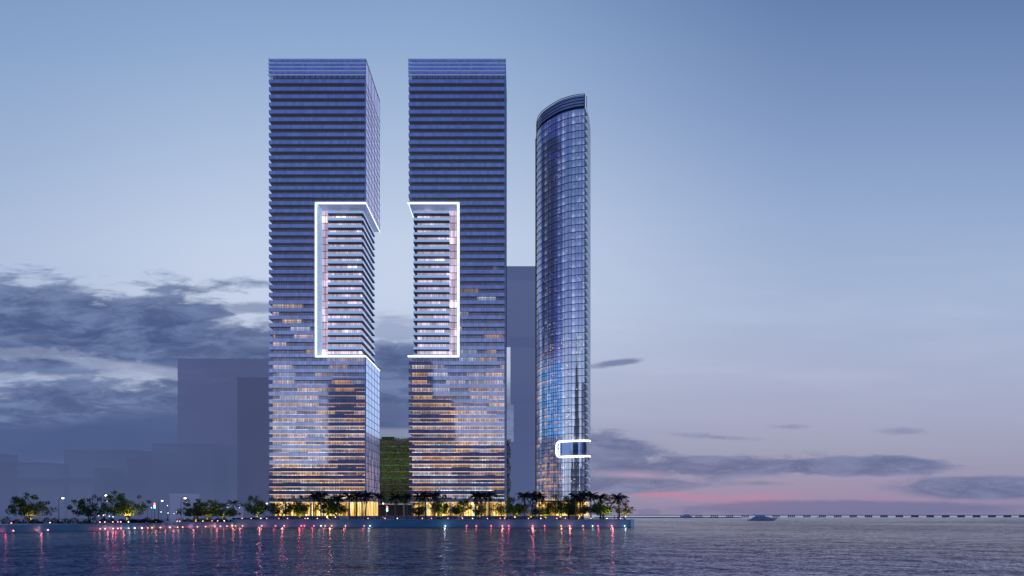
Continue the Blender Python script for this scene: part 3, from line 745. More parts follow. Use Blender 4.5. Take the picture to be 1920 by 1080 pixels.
ob = thing('opposite_building', 'stepped tall tower with a spire mirrored in the curved tower', 'building', (-454, -112, 0), 'buildings across the bay mirrored in the glass')
for (w2, d2, za, zb2) in ((150, 60, 0, 130), (110, 50, 130, 178), (60, 30, 178, 205), (12, 12, 205, 245)):
    bm_ = bmesh.new(); box(bm_, -454 - w2, -454 + w2, -112 - d2, -112 + d2, za, zb2 - 0.02); wpart('wall', bm_, M['opp_dk'], ob)
ob = thing('opposite_building', 'low dark block mirrored beside the spired tower in the curved tower', 'building', (-560, 60, 0), 'buildings across the bay mirrored in the glass')
bm_ = bmesh.new(); box(bm_, -600, -520, 0, 120, 0, 66); w_ = wpart('wall', bm_, M['opp_dk'], ob)
bm_ = bmesh.new(); box(bm_, -580, -540, 30, 90, 66, 78); wpart('roof', bm_, M['opp_dk'], w_)
rblock(846, 960, 840, 320, 'low dark block mirrored in the foot of the right twin tower')

# ------------------------------------------------------------------ foliage
def leaf_mat(name, c1, c2, trans=0.0):
    m, nb, out = material(name)
    P = nb.new('ShaderNodeNewGeometry').outputs['Position']
    n = nb.noise(P, 0.9, 3); r = nb.new('ShaderNodeObjectInfo').outputs['Random']
    c_ = nb.mix(nb.ss(n, 0.3, 0.7), c1, c2)
    c_ = nb.mix(1.0, c_, nb.ss(r, 0, 1, 0.75, 1.25, 'LINEAR'), 'MULTIPLY')
    principled(nb, out, c_, 0.8, spec=0.08); return m
M['leaf'] = leaf_mat('tree_leaf', (0.06, 0.10, 0.035, 1), (0.14, 0.20, 0.055, 1))
M['leaf_dk'] = leaf_mat('palm_leaf', (0.012, 0.022, 0.022, 1), (0.03, 0.045, 0.035, 1))
M['leaf_red'] = leaf_mat('red_blossom', (0.25, 0.01, 0.02, 1), (0.40, 0.02, 0.05, 1))
M['leaf_gr'] = leaf_mat('terrace_leaf', (0.03, 0.11, 0.012, 1), (0.22, 0.50, 0.04, 1))
M['bark'] = simple('bark', (0.16, 0.12, 0.07, 1), 0.8)
M['palm_bark'] = simple('palm_bark', (0.20, 0.17, 0.17, 1), 0.8)
def leaf_quad(bm, p, s, mi=0, rnd=random):
    a = Vector((rnd.gauss(0, 1), rnd.gauss(0, 1), rnd.gauss(0, 0.7))).normalized(); b = a.orthogonal().normalized()
    b.rotate(Matrix.Rotation(rnd.uniform(0, 6.28), 3, a)); c_ = a.cross(b)
    w = s * 0.5
    f = bm.faces.new([bm.verts.new(p + b * s), bm.verts.new(p + c_ * w), bm.verts.new(p - b * s), bm.verts.new(p - c_ * w)]); f.material_index = mi
def tree_meshes(seed, spread=1.0, n=1500, flat=0.75, crown0=0.35, red=0.0):
    """unit tree 10 m high, base at origin"""
    rn = random.Random(seed); tb = bmesh.new(); cb = bmesh.new()
    tips = []
    fork = 10 * crown0 * 0.75
    for stem in range(rn.choice((2, 3))):
        a0 = rn.uniform(0, 6.28); lean = rn.uniform(0.3, 0.8)
        base_ = Vector((math.cos(a0) * 0.15, math.sin(a0) * 0.15, 0)); top = Vector((math.cos(a0) * lean, math.sin(a0) * lean, fork))
        tube(tb, [base_, (base_ + top) / 2 + Vector((rn.uniform(-.1, .1), rn.uniform(-.1, .1), 0)), top], [0.22, 0.17, 0.13], 6)
        for l in range(5):
            a = a0 + rn.uniform(-1.6, 1.6); L_ = rn.uniform(1.5, 3.3) * spread; el = rn.uniform(0.25, 1.25)
            mid = top + Vector((math.cos(a) * math.cos(el), math.sin(a) * math.cos(el), math.sin(el))) * L_ * 0.5
            tip = mid + Vector((math.cos(a) * math.cos(el * 0.8), math.sin(a) * math.cos(el * 0.8), math.sin(el) * 1.1)) * L_ * 0.7
            tube(tb, [top, mid, tip], [0.11, 0.07, 0.03], 5); tips += [mid, tip, (mid + tip) / 2]
            for j in range(2):
                tw = tip + Vector((rn.uniform(-1, 1) * spread, rn.uniform(-1, 1) * spread, rn.uniform(-.2, 1.0)))
                tube(tb, [mid, tw], [0.05, 0.02], 4); tips.append(tw)
    clumps = [(t_ + Vector((rn.gauss(0, .35), rn.gauss(0, .35), rn.gauss(0, .25))), rn.uniform(0.55, 1.15)) for t_ in tips]
    for k in range(14):
        a = rn.uniform(0, 6.28); rr = rn.uniform(0.5, 1.0)
        clumps.append((Vector((math.cos(a) * 2.9 * rr * spread, math.sin(a) * 2.9 * rr * spread, 10 * crown0 + rn.uniform(0.6, 5.6) * (1.15 - 0.35 * rr))), rn.uniform(0.5, 0.95)))
    for k in range(n):
        c_, r_ = rn.choice(clumps); d = Vector((rn.gauss(0, 1), rn.gauss(0, 1), rn.gauss(0, flat))).normalized() * r_ * rn.uniform(0.3, 1.0) ** 0.5
        p = c_ + d
        if p.z < 10 * crown0 * 0.7: continue
        leaf_quad(cb, p, rn.uniform(0.14, 0.30), 1 if rn.random() < red and p.z > 4.5 else 0, rn)
    zmax = max(v_.co.z for v_ in cb.verts)
    k = 10.0 / zmax
    for bb in (tb, cb): bmesh.ops.scale(bb, vec=(k, k, k), verts=bb.verts)
    return mesh('trunk', tb, M['bark']), mesh('crown', cb, [M['leaf'], M['leaf_red']])
TREES = [tree_meshes(s, sp, 2500, 0.75, c0) for s, sp, c0 in ((1, 0.8, 0.22), (2, 0.95, 0.24), (3, 0.75, 0.2), (4, 0.9, 0.25))]
WIDE = tree_meshes(11, 1.5, 3400, 0.6, 0.26)
REDT = tree_meshes(15, 1.1, 2000, 0.6, 0.38, 0.35)
def palm_meshes(seed, nf=26):
    rn = random.Random(seed); tb = bmesh.new(); cb = bmesh.new()
    bend = rn.uniform(-0.35, 0.35)
    pts = [(bend * (k / 6) ** 2, 0, 8.4 * k / 6) for k in range(7)]
    tube(tb, pts, [0.34, 0.24, 0.21, 0.2, 0.19, 0.19, 0.24], 8)
    top = Vector(pts[-1])
    for i in range(nf):
        a = i * 2.399 + rn.uniform(-.2, .2); el = rn.uniform(-0.55, 1.4); L_ = rn.uniform(2.6, 3.5)
        h = Vector((math.cos(a), math.sin(a), 0)); prev = top.copy(); ang = el; side = Vector((-h.y, h.x, 0))
        P = [prev.copy()]
        for k in range(7):
            prev = prev + (h * math.cos(ang) + Vector((0, 0, math.sin(ang)))) * L_ / 7; ang -= 0.17; P.append(prev.copy())
        tube(cb, P, [0.05, 0.045, 0.04, 0.035, 0.03, 0.025, 0.02, 0.012], 3, cap=False)
        for k in range(1, 8):
            for sub in (0, 0.5):
                q = P[k] if sub == 0 else (P[k] + P[k - 1]) / 2
                tg = (P[k] - P[k - 1]).normalized(); ll = 0.85 * math.sin(PI * (k - sub + 0.6) / 8.8) + 0.12
                for sgn in (-1, 1):
                    e = q + (side * sgn * 0.75 + tg * 0.5 + Vector((0, 0, -0.55))).normalized() * ll
                    w = tg * 0.13
                    cb.faces.new([cb.verts.new(q - w), cb.verts.new(q + w), cb.verts.new(e)])
    k = 10.6 / max(v_.co.z for v_ in cb.verts)
    for bb in (tb, cb): bmesh.ops.scale(bb, vec=(k, k, k), verts=bb.verts)
    return mesh('trunk', tb, M['palm_bark']), mesh('crown', cb, M['leaf_dk'])
PALMS = [palm_meshes(s) for s in (21, 22, 23)]
def place_plant(name, pair, px, pytop, Y, zb, label, cat, group, nat=10.0, wide=1.0):
    H = wz(pytop, Y) - zb; k = H / nat
    o = thing(name, label, cat, (wx(px, Y), Y, zb), group, random.uniform(0, 6.28))
    o.scale = (k * wide, k * wide, k)
    obj('trunk', pair[0], o); obj('crown', pair[1], o)
    return o
REG = [(-500, 500, 'in the park'), (500, 700, 'before the left tower'), (700, 765, 'between the twin towers'),
       (765, 950, 'before the right twin'), (950, 1004, 'left of the curved tower'), (1004, 1100, 'before the curved tower'), (1100, 1200, 'at the quay end')]
def region(px):
    for a, b_, n_ in REG:
        if a <= px < b_: return n_
    return 'in the distance'
def ordlabels(items, desc):
    """items: list of px; gives one label each, telling its order from the left in its stretch"""
    cnt = {}; tot = {}
    for px in items: tot[region(px)] = tot.get(region(px), 0) + 1
    out = {}
    for px in sorted(items):
        r_ = region(px); i = cnt.get(r_, 0); cnt[r_] = i + 1
        if tot[r_] == 1: out[px] = '%s, the only one %s' % (desc, r_)
        else: out[px] = '%s, %s from left %s' % (desc, ORD[i], r_)
    return out
def uplight(px, Y, zb, power=900, col=(1.0, 0.80, 0.10), h=0.5, dx_=0.8):
    l = bpy.data.lights.new('uplight', 'SPOT'); l.energy = power * 1.5; l.color = col; l.spot_size = math.radians(120); l.spot_blend = 0.6; l.shadow_soft_size = 0.15
    o = bpy.data.objects.new('uplight', l); COL.objects.link(o); o.location = (wx(px, Y) + dx_, Y - 1.2, zb + h)
    o.rotation_euler = (PI - 0.15, 0, 0)
palms = [(588, 922), (602, 920), (634, 925), (656, 922), (668, 920), (686, 919), (711, 922), (741, 923), (763, 921), (785, 922), (799, 921), (814, 918),
         (891, 921), (902, 920), (917, 918), (984, 921), (998, 921), (1011, 920), (1080, 923), (1093, 920), (1108, 918)]
pl = ordlabels([p[0] for p in palms], 'slim dark shaggy palm')
for i, (px, py) in enumerate(palms):
    place_plant('palm_tree', PALMS[i % 3], px, py, 450 + random.uniform(-3, 14), ZP, pl[px], 'palm tree', 'palms along the promenade', 10.6, random.uniform(0.95, 1.15))
trees = [(479, 928, 1), (526, 931, 0), (560, 927, 1), (612, 925, 1), (628, 927, 1), (786, 940, 0), (824, 924, 1), (866, 931, 1), (897, 938, 1), (946, 934, 1), (964, 930, 1),
         (993, 940, 1), (1021, 938, 1), (1050, 926, 1), (1066, 932, 0), (1084, 930, 1)]
tl = ordlabels([p[0] for p in trees], 'round leafy green tree')
for i, (px, py, up) in enumerate(trees):
    Y = 462 + random.uniform(-5, 8)
    place_plant('broadleaf_tree', TREES[i % 4], px, py, Y, ZP, tl[px], 'tree', 'leafy trees along the promenade', 10, random.uniform(0.95, 1.3))
    if up: uplight(px, Y, ZP, 1100)
place_plant('broadleaf_tree', WIDE, 243, 917, 385, ZL, 'largest spreading tree in the park, glowing yellow from below', 'tree', None, 10, 1.15); uplight(243, 385, ZL, 2600); uplight(232, 385, ZL, 1500)
place_plant('broadleaf_tree', WIDE, 168, 925, 380, ZL, 'spreading tree left of the largest park tree, mostly dark', 'tree', None, 10, 1.0)
place_plant('broadleaf_tree', WIDE, 60, 920, 372, ZL, 'spreading dark tree near the left end of the park', 'tree', None, 10, 1.1); uplight(60, 372, ZL, 900)
for px, py, lb in ((367, 934, 'small uplit park tree right beside the pale pavilion'), (387, 936, 'small uplit park tree in the middle of the three right of the pavilion'), (415, 936, 'small uplit park tree just left of the low pavilion')):
    place_plant('broadleaf_tree', TREES[int(px) % 4], px, py, 445, ZL, lb, 'tree', None, 10, 1.35); uplight(px, 445, ZL, 1300)
place_plant('palm_tree', PALMS[1], 438, 938, 466, ZL, 'short dark palm over the low pavilion', 'palm tree', None, 10.6, 1.3)
place_plant('broadleaf_tree', TREES[2], 1132, 928, 458, ZP, 'bushy tree near the quay end glowing yellow at its foot', 'tree', None, 10, 1.25); uplight(1136, 458, ZP, 1400)
place_plant('palm_tree', PALMS[0], 1126, 925, 462, ZP, 'broad dark palm rising behind the bushy tree near the quay end', 'palm tree', None, 10.6, 1.5)
place_plant('palm_tree', PALMS[2], 1161, 923, 455, ZP, 'dark palm towering over the red blossom tree at the quay end', 'palm tree', None, 10.6, 1.5)
place_plant('blossom_tree', REDT, 1171, 938, 447, ZP, 'spreading tree with red blossom and lit branches at the quay end', 'tree', None, 10, 1.35); uplight(1170, 447, ZP, 1500, (1.0, 0.72, 0.18))

# hedges and shrubs of the park
def shrub(px0, px1, pyt, Y, zb, label, n, mat, name='hedge', cat='hedge', dpt=2.0):
    rn = random.Random(int(px0)); b = bmesh.new(); x0, x1 = wx(px0, Y), wx(px1, Y); H = wz(pyt, Y) - zb
    for k in range(n):
        x = rn.uniform(x0, x1); hh = H * (0.6 + 0.4 * math.sin(x * 1.3 + px0) * math.sin(x * 0.51)) ; leaf_quad(b, Vector((x, Y + rn.uniform(0, dpt), zb + max(0.05, rn.uniform(0, max(hh, 0.5))))), rn.uniform(0.12, 0.3), 0, rn)
    o = obj(name, mesh(name, b, mat)); o['label'] = label; o['category'] = cat
shrub(183, 300, 969, 372, ZL, 'long low dark hedge under the largest park tree', 2600, M['leaf_dk'])
shrub(0, 180, 968, 340, ZL, 'long low dark hedge at the left end of the park', 3000, M['leaf_dk'])
shrub(340, 396, 967, 428, ZL, 'low green hedge before the pale pavilion and small trees', 1800, M['leaf'])
shrub(396, 432, 969, 436, ZL, 'low hedge between the small park trees and the quay step', 1200, M['leaf_dk'])
shrub(434, 500, 970, 458, ZP, 'low dark hedge at the left end of the upper quay', 1400, M['leaf_dk'])
# climbing plant beside the right twin tower
b = bmesh.new(); tube(b, [(-4.9, 512, 5.35), (-4.6, 512.3, 25), (-4.8, 512.1, 46)], [0.15, 0.1, 0.05], 5)
vine = thing('climbing_plant', 'leafy climbing plant up the right side of the right twin tower', 'plant', (-4.8, 512, 5.35)); wpart('stem', b, M['bark'], vine)
b = bmesh.new(); rn = random.Random(5)
for k in range(1500):
    z = rn.uniform(7, 46.5); w = 0.5 + 1.1 * abs(math.sin(z * 0.36)) ; leaf_quad(b, Vector((-4.4 + rn.uniform(-0.6, w), 512 + rn.uniform(-1, 1), z)), rn.uniform(0.2, 0.45), 0, rn)
wpart('foliage', b, M['leaf_gr'], vine)

# ------------------------------------------------------------------ planted building in the gap
gbx0, gbx1, GY = wx(708, 600), wx(778, 600), 600.0
gb_ = thing('planted_building', 'dark building covered in green planted terraces between the twin towers', 'building', ((gbx0 + gbx1) / 2, GY + 12, ZP))
GZT = wz(826, GY)
b = bmesh.new(); box(b, gbx0, gbx1, GY + 1.6, GY + 24, ZP, GZT); wpart('wall', b, simple('dark_wall', (0.06, 0.055, 0.08, 1), 0.6), gb_)
nf = 10; fhh = (GZT - 13.0) / nf
fin_m = simple('pale_fin', (0.6, 0.52, 0.6, 1), 0.5)
for k in range(nf):
    z = 13.0 + k * fhh; rn = random.Random(40 + k)
    b = bmesh.new(); box(b, gbx0, gbx1, GY, GY + 1.6, z, z + 0.6); pb = wpart('planter', b, M['slab'], gb_)
    b = bmesh.new()
    for q in range(1500):
        x = rn.uniform(gbx0, gbx1); dens = 0.5 + 0.5 * math.sin(x * 0.7 + k * 2.1)
        leaf_quad(b, Vector((x, GY + rn.uniform(-0.9, 0.8), z + rn.uniform(-0.7 - dens, 1.2 + dens * 1.3))), rn.uniform(0.2, 0.42), 0, rn)
    wpart('foliage', b, M['leaf_gr'], pb)
    b = bmesh.new()
    nfin = 40
    for q in range(nfin):
        x = gbx0 + (gbx1 - gbx0) * (q + 0.5) / nfin; box(b, x - 0.06, x + 0.06, GY + 0.2, GY + 0.5, z + 0.6, z + fhh)
    wpart('fin', b, fin_m, gb_)
b = bmesh.new(); rn = random.Random(77)
for q in range(900): leaf_quad(b, Vector((rn.uniform(gbx0, gbx1), GY + rn.uniform(0, 4), GZT + abs(rn.gauss(0, 0.9)))), rn.uniform(0.25, 0.5), 0, rn)
wpart('roof_garden', b, M['leaf_gr'], gb_)
b = bmesh.new(); box(b, wx(712, 600), wx(736, 600), GY + 8, GY + 18, GZT, wz(819, 608)); wpart('plant_room', b, M['dark'], gb_)
b = bmesh.new(); box(b, gbx0, gbx1, GY - 6, GY, 12.2, 12.9); wpart('canopy', b, M['soffit'], gb_)
for q in range(5):
    x = gbx0 + 1 + q * (gbx1 - gbx0 - 2) / 4; b = bmesh.new(); box(b, x - 0.4, x + 0.4, GY - 5.5, GY - 4.7, ZP, 12.2); wpart('column', b, M['wall_stone'], gb_)

for gx in (-82, -74, -66):  # added spots that lift the dark planted terraces
    l = bpy.data.lights.new('uplight', 'SPOT'); l.energy = 6000; l.color = (0.95, 1.0, 0.6); l.spot_size = math.radians(110); l.spot_blend = 0.8; l.shadow_soft_size = 0.4
    o = bpy.data.objects.new('uplight', l); COL.objects.link(o); o.location = (gx, GY - 7, 13.4); o.rotation_euler = (PI + 0.35, 0, 0)
# ------------------------------------------------------------------ lamps
EM = {'pink': emit('pink_lamp', (1.0, 0.20, 0.28, 1), 4.5), 'rose': emit('rose_lamp', (1.0, 0.42, 0.42, 1), 4), 'white': emit('white_lamp', (0.85, 0.93, 1.0, 1), 4.5),
      'amber': emit('amber_lamp', (1.0, 0.36, 0.18, 1), 4.5), 'star': emit('street_lamp_glow', (1.0, 0.82, 0.80, 1), 9)}
def lamp_meshes(kind, r):
    g_ = bmesh.new(); sphere(g_, (0, 0, 0.35 + r), r); s_ = bmesh.new(); tube(s_, [(0, 0, 0), (0, 0, 0.36)], [0.1, 0.07], 8); tube(s_, [(0, 0, 0), (0, 0, 0.05)], [0.2, 0.2], 8)
    return mesh('globe', g_, EM[kind]), mesh('stem', s_, M['black'])
LM = {k: lamp_meshes(k, 0.2) for k in ('pink', 'rose', 'white', 'amber')}
qpx = [454, 471, 489, 500, 523, 539, 572, 577, 595, 615, 690, 722, 745, 792, 809, 840, 867, 886, 914, 938, 946, 991, 1014, 1044, 1060, 1085, 1108, 1138, 1163]
ql = ordlabels(qpx, 'globe lamp on the quay edge')
def small_lamp(kind, loc, label, group):
    o = thing('quay_lamp', label, 'lamp', loc, group); obj('stem', LM[kind][1], o); obj('globe', LM[kind][0], o); return o
for i, px in enumerate(qpx):
    small_lamp(['rose', 'rose', 'white', 'rose', 'pink'][i % 5], (wx(px, 441.5), 441.5, ZP + 0.02), ql[px], 'globe lamps along the quay edge')
def left_edge(px):
    # point on the left quay line seen at px
    for k in range(0, 400):
        tt = k / 100; p = LP0 + LPD * tt
        if CX + F * p.x / p.y <= px: return p
    return LP0
lpx = [20, 95, 189, 198, 212, 222, 227, 240, 294, 332, 337, 367, 381, 399, 408, 422]
ll_ = ordlabels(lpx, 'small globe lamp on the low park quay')
for i, px in enumerate(lpx):
    p = left_edge(px); small_lamp(['pink', 'rose', 'rose', 'amber', 'amber', 'pink', 'rose', 'white'][i % 8], (p.x - 0.3, p.y + 1.2, ZL + 0.02), ll_[px], 'globe lamps along the quay edge')
# added glow dots at the waterline, standing in for lamp reflections
wpx = [(517, 'pink'), (533, 'rose'), (565, 'pink'), (571, 'pink'), (589, 'pink'), (602, 'white'), (610, 'rose'), (622, 'amber'), (648, 'rose'), (683, 'pink'), (694, 'white'), (835, 'white'), (875, 'pink'), (893, 'pink'), (921, 'pink'), (942, 'rose'), (954, 'pink'),
       (999, 'rose'), (1021, 'pink'), (1052, 'amber'), (1068, 'rose'), (1093, 'rose'), (1111, 'white'), (1121, 'pink'), (1147, 'rose'), (1171, 'white'), (436, 'rose'), (442, 'amber'), (455, 'rose'), (491, 'rose')]
wl = ordlabels([p[0] for p in wpx], 'added glow dot above the water')
wm = {}
for k in EM:
    g_ = bmesh.new(); sphere(g_, (0, -0.3, 0), 0.26, sz=0.8); h_ = bmesh.new(); box(h_, -0.22, 0.22, -0.1, 0.0, -0.22, 0.26); wm[k] = (mesh('lens', g_, EM[k]), mesh('bracket', h_, M['black']))
def waterline_glow(k, loc, label, rz=0.0, dim=1.0):
    o = thing('waterline_glow', label, 'lamp', loc, 'added glow dots low on the quay wall', rz); obj('bracket', wm[k][1], o); obj('lens', wm[k][0], o)
    l = bpy.data.lights.new('streak_light', 'POINT'); l.energy = (60 if k == 'white' else 210) * dim * random.choice((0.25, 0.5, 0.8, 1.2, 1.8)); l.shadow_soft_size = 0.3  # added light, set off the wall to draw streaks on the water
    l.color = {'pink': (1, 0.08, 0.12), 'rose': (1, 0.2, 0.2), 'white': (0.8, 0.9, 1), 'amber': (1, 0.3, 0.14)}[k]
    lo_ = bpy.data.objects.new('streak_light', l); COL.objects.link(lo_); lo_.location = Vector(loc) + Vector((0, -4.0, 0.1))
for px, k in wpx: waterline_glow(k, (wx(px, 440), 439.98, 0.75), wl[px])
wpx2 = [(25, 'pink'), (90, 'rose'), (187, 'pink'), (197, 'rose'), (211, 'rose'), (222, 'rose'), (226, 'pink'), (240, 'rose'), (253, 'white'), (266, 'white'), (278, 'pink'), (286, 'amber'), (300, 'amber'), (319, 'rose'), (333, 'rose'), (342, 'amber'), (371, 'rose'), (385, 'rose'), (403, 'amber'), (412, 'rose'), (426, 'rose')]
wl2 = {}
for i, (px, k) in enumerate(wpx2):
    p = left_edge(px); waterline_glow(k, (p.x + 0.02, p.y - 0.02, 0.75), 'added glow low on the slanting quay wall, %s' % (('%s from its right end' % ORD[len(wpx2) - 1 - i]) if i > 1 else ('second from its left end' if i == 1 else 'at its left end')), rz=math.atan2(LPD.y, LPD.x) + PI / 2 + PI / 2, dim=0.4)
# street lamps
pb = bmesh.new(); tube(pb, [(0, 0, 0), (0, 0, 7.6), (0.25, 0, 8.1), (1.1, 0, 8.3)], [0.12, 0.08, 0.07, 0.05], 8); tube(pb, [(0, 0, 0), (0, 0, 0.6)], [0.2, 0.16], 8); pole_m = mesh('pole', pb, M['dark'])
hb = bmesh.new(); sphere(hb, (1.4, 0, 8.15), 0.36, sz=0.7); head_m = mesh('lantern', hb, EM['star'])
hb = bmesh.new(); box(hb, 0.9, 1.9, -0.22, 0.22, 8.32, 8.48); cover_m = mesh('hood', hb, M['dark'])
for px, py, Y, lb in ((199, 929, 420, 'tall street lamp with bright white lantern left of the largest park tree'), (202, 939, 520, 'shorter looking street lamp just under the brightest one at left'), (304, 939, 440, 'street lamp standing between the traffic light and the pale pavilion'),
                      (347, 934, 450, 'street lamp shining at the top of the pale pavilion'), (350, 941, 520, 'farther street lamp glowing in front of the pale pavilion'), (501, 944, 470, 'street lamp beside the left corner of the left tower'), (719, 944, 520, 'warm street lamp in the gap between the twin towers'), (118, 934, 440, 'street lamp between two dark trees at the far left')):
    zt_ = wz(py, Y); k = (zt_ - ZL) / 8.15
    o = thing('street_lamp', lb, 'street lamp', (wx(px, Y) - 1.4 * k, Y, ZL if px < 480 else ZP), 'street lamps'); k = (zt_ - o.location.z) / 8.15; o.scale = (k, k, k)
    obj('pole', pole_m, o); h_ = obj('lantern', head_m, o); obj('hood', cover_m, h_)
# far small park lights
fb = bmesh.new(); sphere(fb, (0, 0, 3.0), 0.2); fm = mesh('globe', fb, EM['white']); fb = bmesh.new(); tube(fb, [(0, 0, 0), (0, 0, 2.8)], [0.09, 0.06], 6); fpm = mesh('post', fb, M['dark'])
fpx = [(185, 967), (194, 966), (197, 965), (205, 968), (212, 969), (277, 955), (284, 952), (314, 948), (315, 962), (326, 963), (331, 960), (335, 963), (302, 960), (449, 952), (449, 963), (427, 951)]
fl_ = {px: i for i, px in enumerate(sorted({p[0] for p in fpx}))}
for i, (px, py) in enumerate(sorted(fpx)):
    Y = 520.0; h = wz(py, Y) - ZL
    o = thing('post_light', 'small white post light in the park, %s of sixteen from the left' % ORD[i], 'lamp', (wx(px, Y), Y, ZL), 'small post lights in the park'); o.scale = (1, 1, h / 3.0)
    obj('post', fpm, o); g_ = obj('globe', fm, o); g_.scale = (1, 1, 3.0 / h); g_.location.z = 3.0 - 3.0 * 3.0 / h
# traffic lights
for px, py, Y, lb in ((290, 948, 480, 'traffic light glowing red over green in the park road'), (726, 954, 490, 'traffic light glowing red over green in the gap between the towers')):
    zb = ZL if px < 480 else ZP; zc = wz(py, Y)
    o = thing('traffic_light', lb, 'traffic light', (wx(px, Y), Y, zb), 'traffic lights')
    b = bmesh.new(); tube(b, [(o.location.x, Y, zb), (o.location.x, Y, zc - 0.9)], [0.1, 0.08], 8); wpart('pole', b, M['dark'], o)
    b = bmesh.new(); box(b, o.location.x - 0.45, o.location.x + 0.45, Y - 0.1, Y + 0.3, zc - 1.5, zc + 1.5); hh = wpart('housing', b, M['black'], o)
    for dz_, cc, nm in ((0.95, (1, 0.06, 0.08, 1), 'red_lens'), (0.0, (1.0, 0.75, 0.5, 1), 'amber_lens'), (-0.95, (0.1, 1.0, 0.75, 1), 'green_lens')):
        b = bmesh.new(); sphere(b, (o.location.x, Y - 0.22, zc + dz_), 0.4); wpart(nm, b, emit(nm, cc, 12 if nm != 'amber_lens' else 5), hh)

# ------------------------------------------------------------------ bridge, shore, boats
M['bridge'] = simple('bridge_concrete', (0.05, 0.06, 0.10, 1), 0.8, 0.0, (0.25, 0.35, 0.8, 1), 0.07, vscale=0.02)  # distance haze painted in as blue emission
BY = 2500.0
br = thing('causeway_bridge', 'long low causeway bridge on piers along the horizon', 'bridge', (wx(1500, BY), BY, 0))
b = bmesh.new(); box(b, wx(1120, BY), wx(2300, BY), BY, BY + 14, 4.6, 6.4); wpart('deck', b, M['bridge'], br)
k = 0; px = 1277.0
while px < 2200:
    b = bmesh.new()
    for j in range(4):
        x = wx(px + j * 3.6, BY); box(b, x - 0.4, x + 0.4, BY + 2, BY + 12, -1, 4.6)
    wpart('pier', b, M['bridge'], br); px += 29.0
b = bmesh.new(); ry = 2000.0
pts = [(wx(1120, ry), ry), (wx(1200, ry), ry - 60), (wx(1290, ry), ry - 30), (wx(1340, ry), ry - 40), (wx(1392, ry), ry + 10), (wx(1330, ry), ry + 60), (wx(1120, ry), ry + 80)]
prism(b, pts, -1, 1.6); struct('far_shore', b, [simple('dark_shore', (0.012, 0.016, 0.03, 1), 0.9, vscale=0.05)])
# yacht
M['hull'] = simple('white_hull', (0.42, 0.52, 0.70, 1), 0.3); M['hull_dk'] = simple('dark_hull', (0.02, 0.03, 0.07, 1), 0.3); M['boat_win'] = simple('boat_window', (0.02, 0.03, 0.07, 1), 0.1)
YX, YY = wx(1429.5, 1010), 1010.0
ya = thing('motor_yacht', 'white motor yacht with three decks heading right on the open water', 'yacht', (YX, YY, 0))
def side_prism(bm, prof, y0, y1):
    A = [bm.verts.new((x, y0, z)) for x, z in prof]; B = [bm.verts.new((x, y1, z)) for x, z in prof]; n = len(prof)
    bm.faces.new(A); bm.faces.new(B[::-1])
    for i in range(n): bm.faces.new((A[i], B[i], B[(i + 1) % n], A[(i + 1) % n]))
b = bmesh.new(); side_prism(b, [(-15, -0.3), (11.5, -0.3), (12.5, 0.65), (-15.2, 0.65)], -3.2, 3.2); obj('keel', mesh('keel', b, M['hull_dk']), ya)
b = bmesh.new(); side_prism(b, [(-14.8, 0.65), (12.5, 0.65), (15.6, 2.7), (15.2, 2.9), (6, 2.6), (-12.0, 2.3), (-14.9, 1.3)], -3.3, 3.3); hl = obj('hull', mesh('hull', b, M['hull']), ya)
b = bmesh.new()
for x in (-10, -6.5, -3, -1.6, -0.2, 3, 7.2): box(b, x - 0.6, x + 0.6, -3.36, -3.29, 1.3, 1.85)
obj('porthole', mesh('porthole', b, M['boat_win']), hl)
b = bmesh.new(); side_prism(b, [(-12, 2.32), (9.5, 2.62), (5.2, 4.1), (-9.6, 4.1)], -2.8, 2.8); cb_ = obj('main_deck', mesh('main_deck', b, M['hull']), ya)
b = bmesh.new()
for x0_, x1_ in ((-8, -4.5), (-3.5, -1.2), (0, 2.4)): box(b, x0_, x1_, -2.86, -2.79, 2.95, 3.6)
obj('cabin_window', mesh('cabin_window', b, M['boat_win']), cb_)
b = bmesh.new(); side_prism(b, [(-7.8, 4.1), (3.8, 4.1), (1.2, 5.4), (-7.2, 5.4)], -2.3, 2.3); obj('upper_deck', mesh('upper_deck', b, M['hull']), ya)
b = bmesh.new(); side_prism(b, [(-8.8, 5.4), (1.5, 5.4), (0.6, 5.7), (-9.3, 5.75)], -2.4, 2.4); obj('deck_roof', mesh('deck_roof', b, M['hull']), ya)
b = bmesh.new(); side_prism(b, [(-9.0, 5.76), (-7.4, 5.76), (-8.8, 6.9), (-9.4, 6.9)], -0.3, 0.3); obj('mast', mesh('mast', b, M['hull']), ya)
def speedboat(px, py, wid, label, rz=0.0):
    Y = CH * F / (py - CY); L_ = wid * Y / F / 2
    o = thing('motorboat', label, 'boat', (wx(px, Y), Y, 0), 'small motorboats near the far shore'); o.scale = (L_ / 5, L_ / 5, L_ / 5)
    b = bmesh.new(); side_prism(b, [(-5, -0.2), (4, -0.2), (5.4, 1.5), (-5, 1.1)], -1.4, 1.4); obj('hull', mesh('hull', b, M['hull']), o)
    b = bmesh.new(); side_prism(b, [(-1.5, 1.25), (2.4, 1.38), (1.0, 2.5), (-1.2, 2.5)], -1.1, 1.1); obj('cabin', mesh('cabin', b, M['hull']), o)
    b = bmesh.new(); side_prism(b, [(1.6, 1.9), (1.9, 1.9), (1.15, 2.45), (0.9, 2.45)], -1.14, 1.14); obj('windscreen', mesh('windscreen', b, M['boat_win']), o)
speedboat(1287, 971.8, 11, 'small white motorboat nearer the quay, with a pale wake'); speedboat(1350, 971.4, 7, 'tiny motorboat midway between the other boat and the yacht')
speedboat(1533, 970.4, 5, 'dark tiny motorboat right of the yacht under the bridge')
b = bmesh.new(); b2 = wx(1288, 1700)
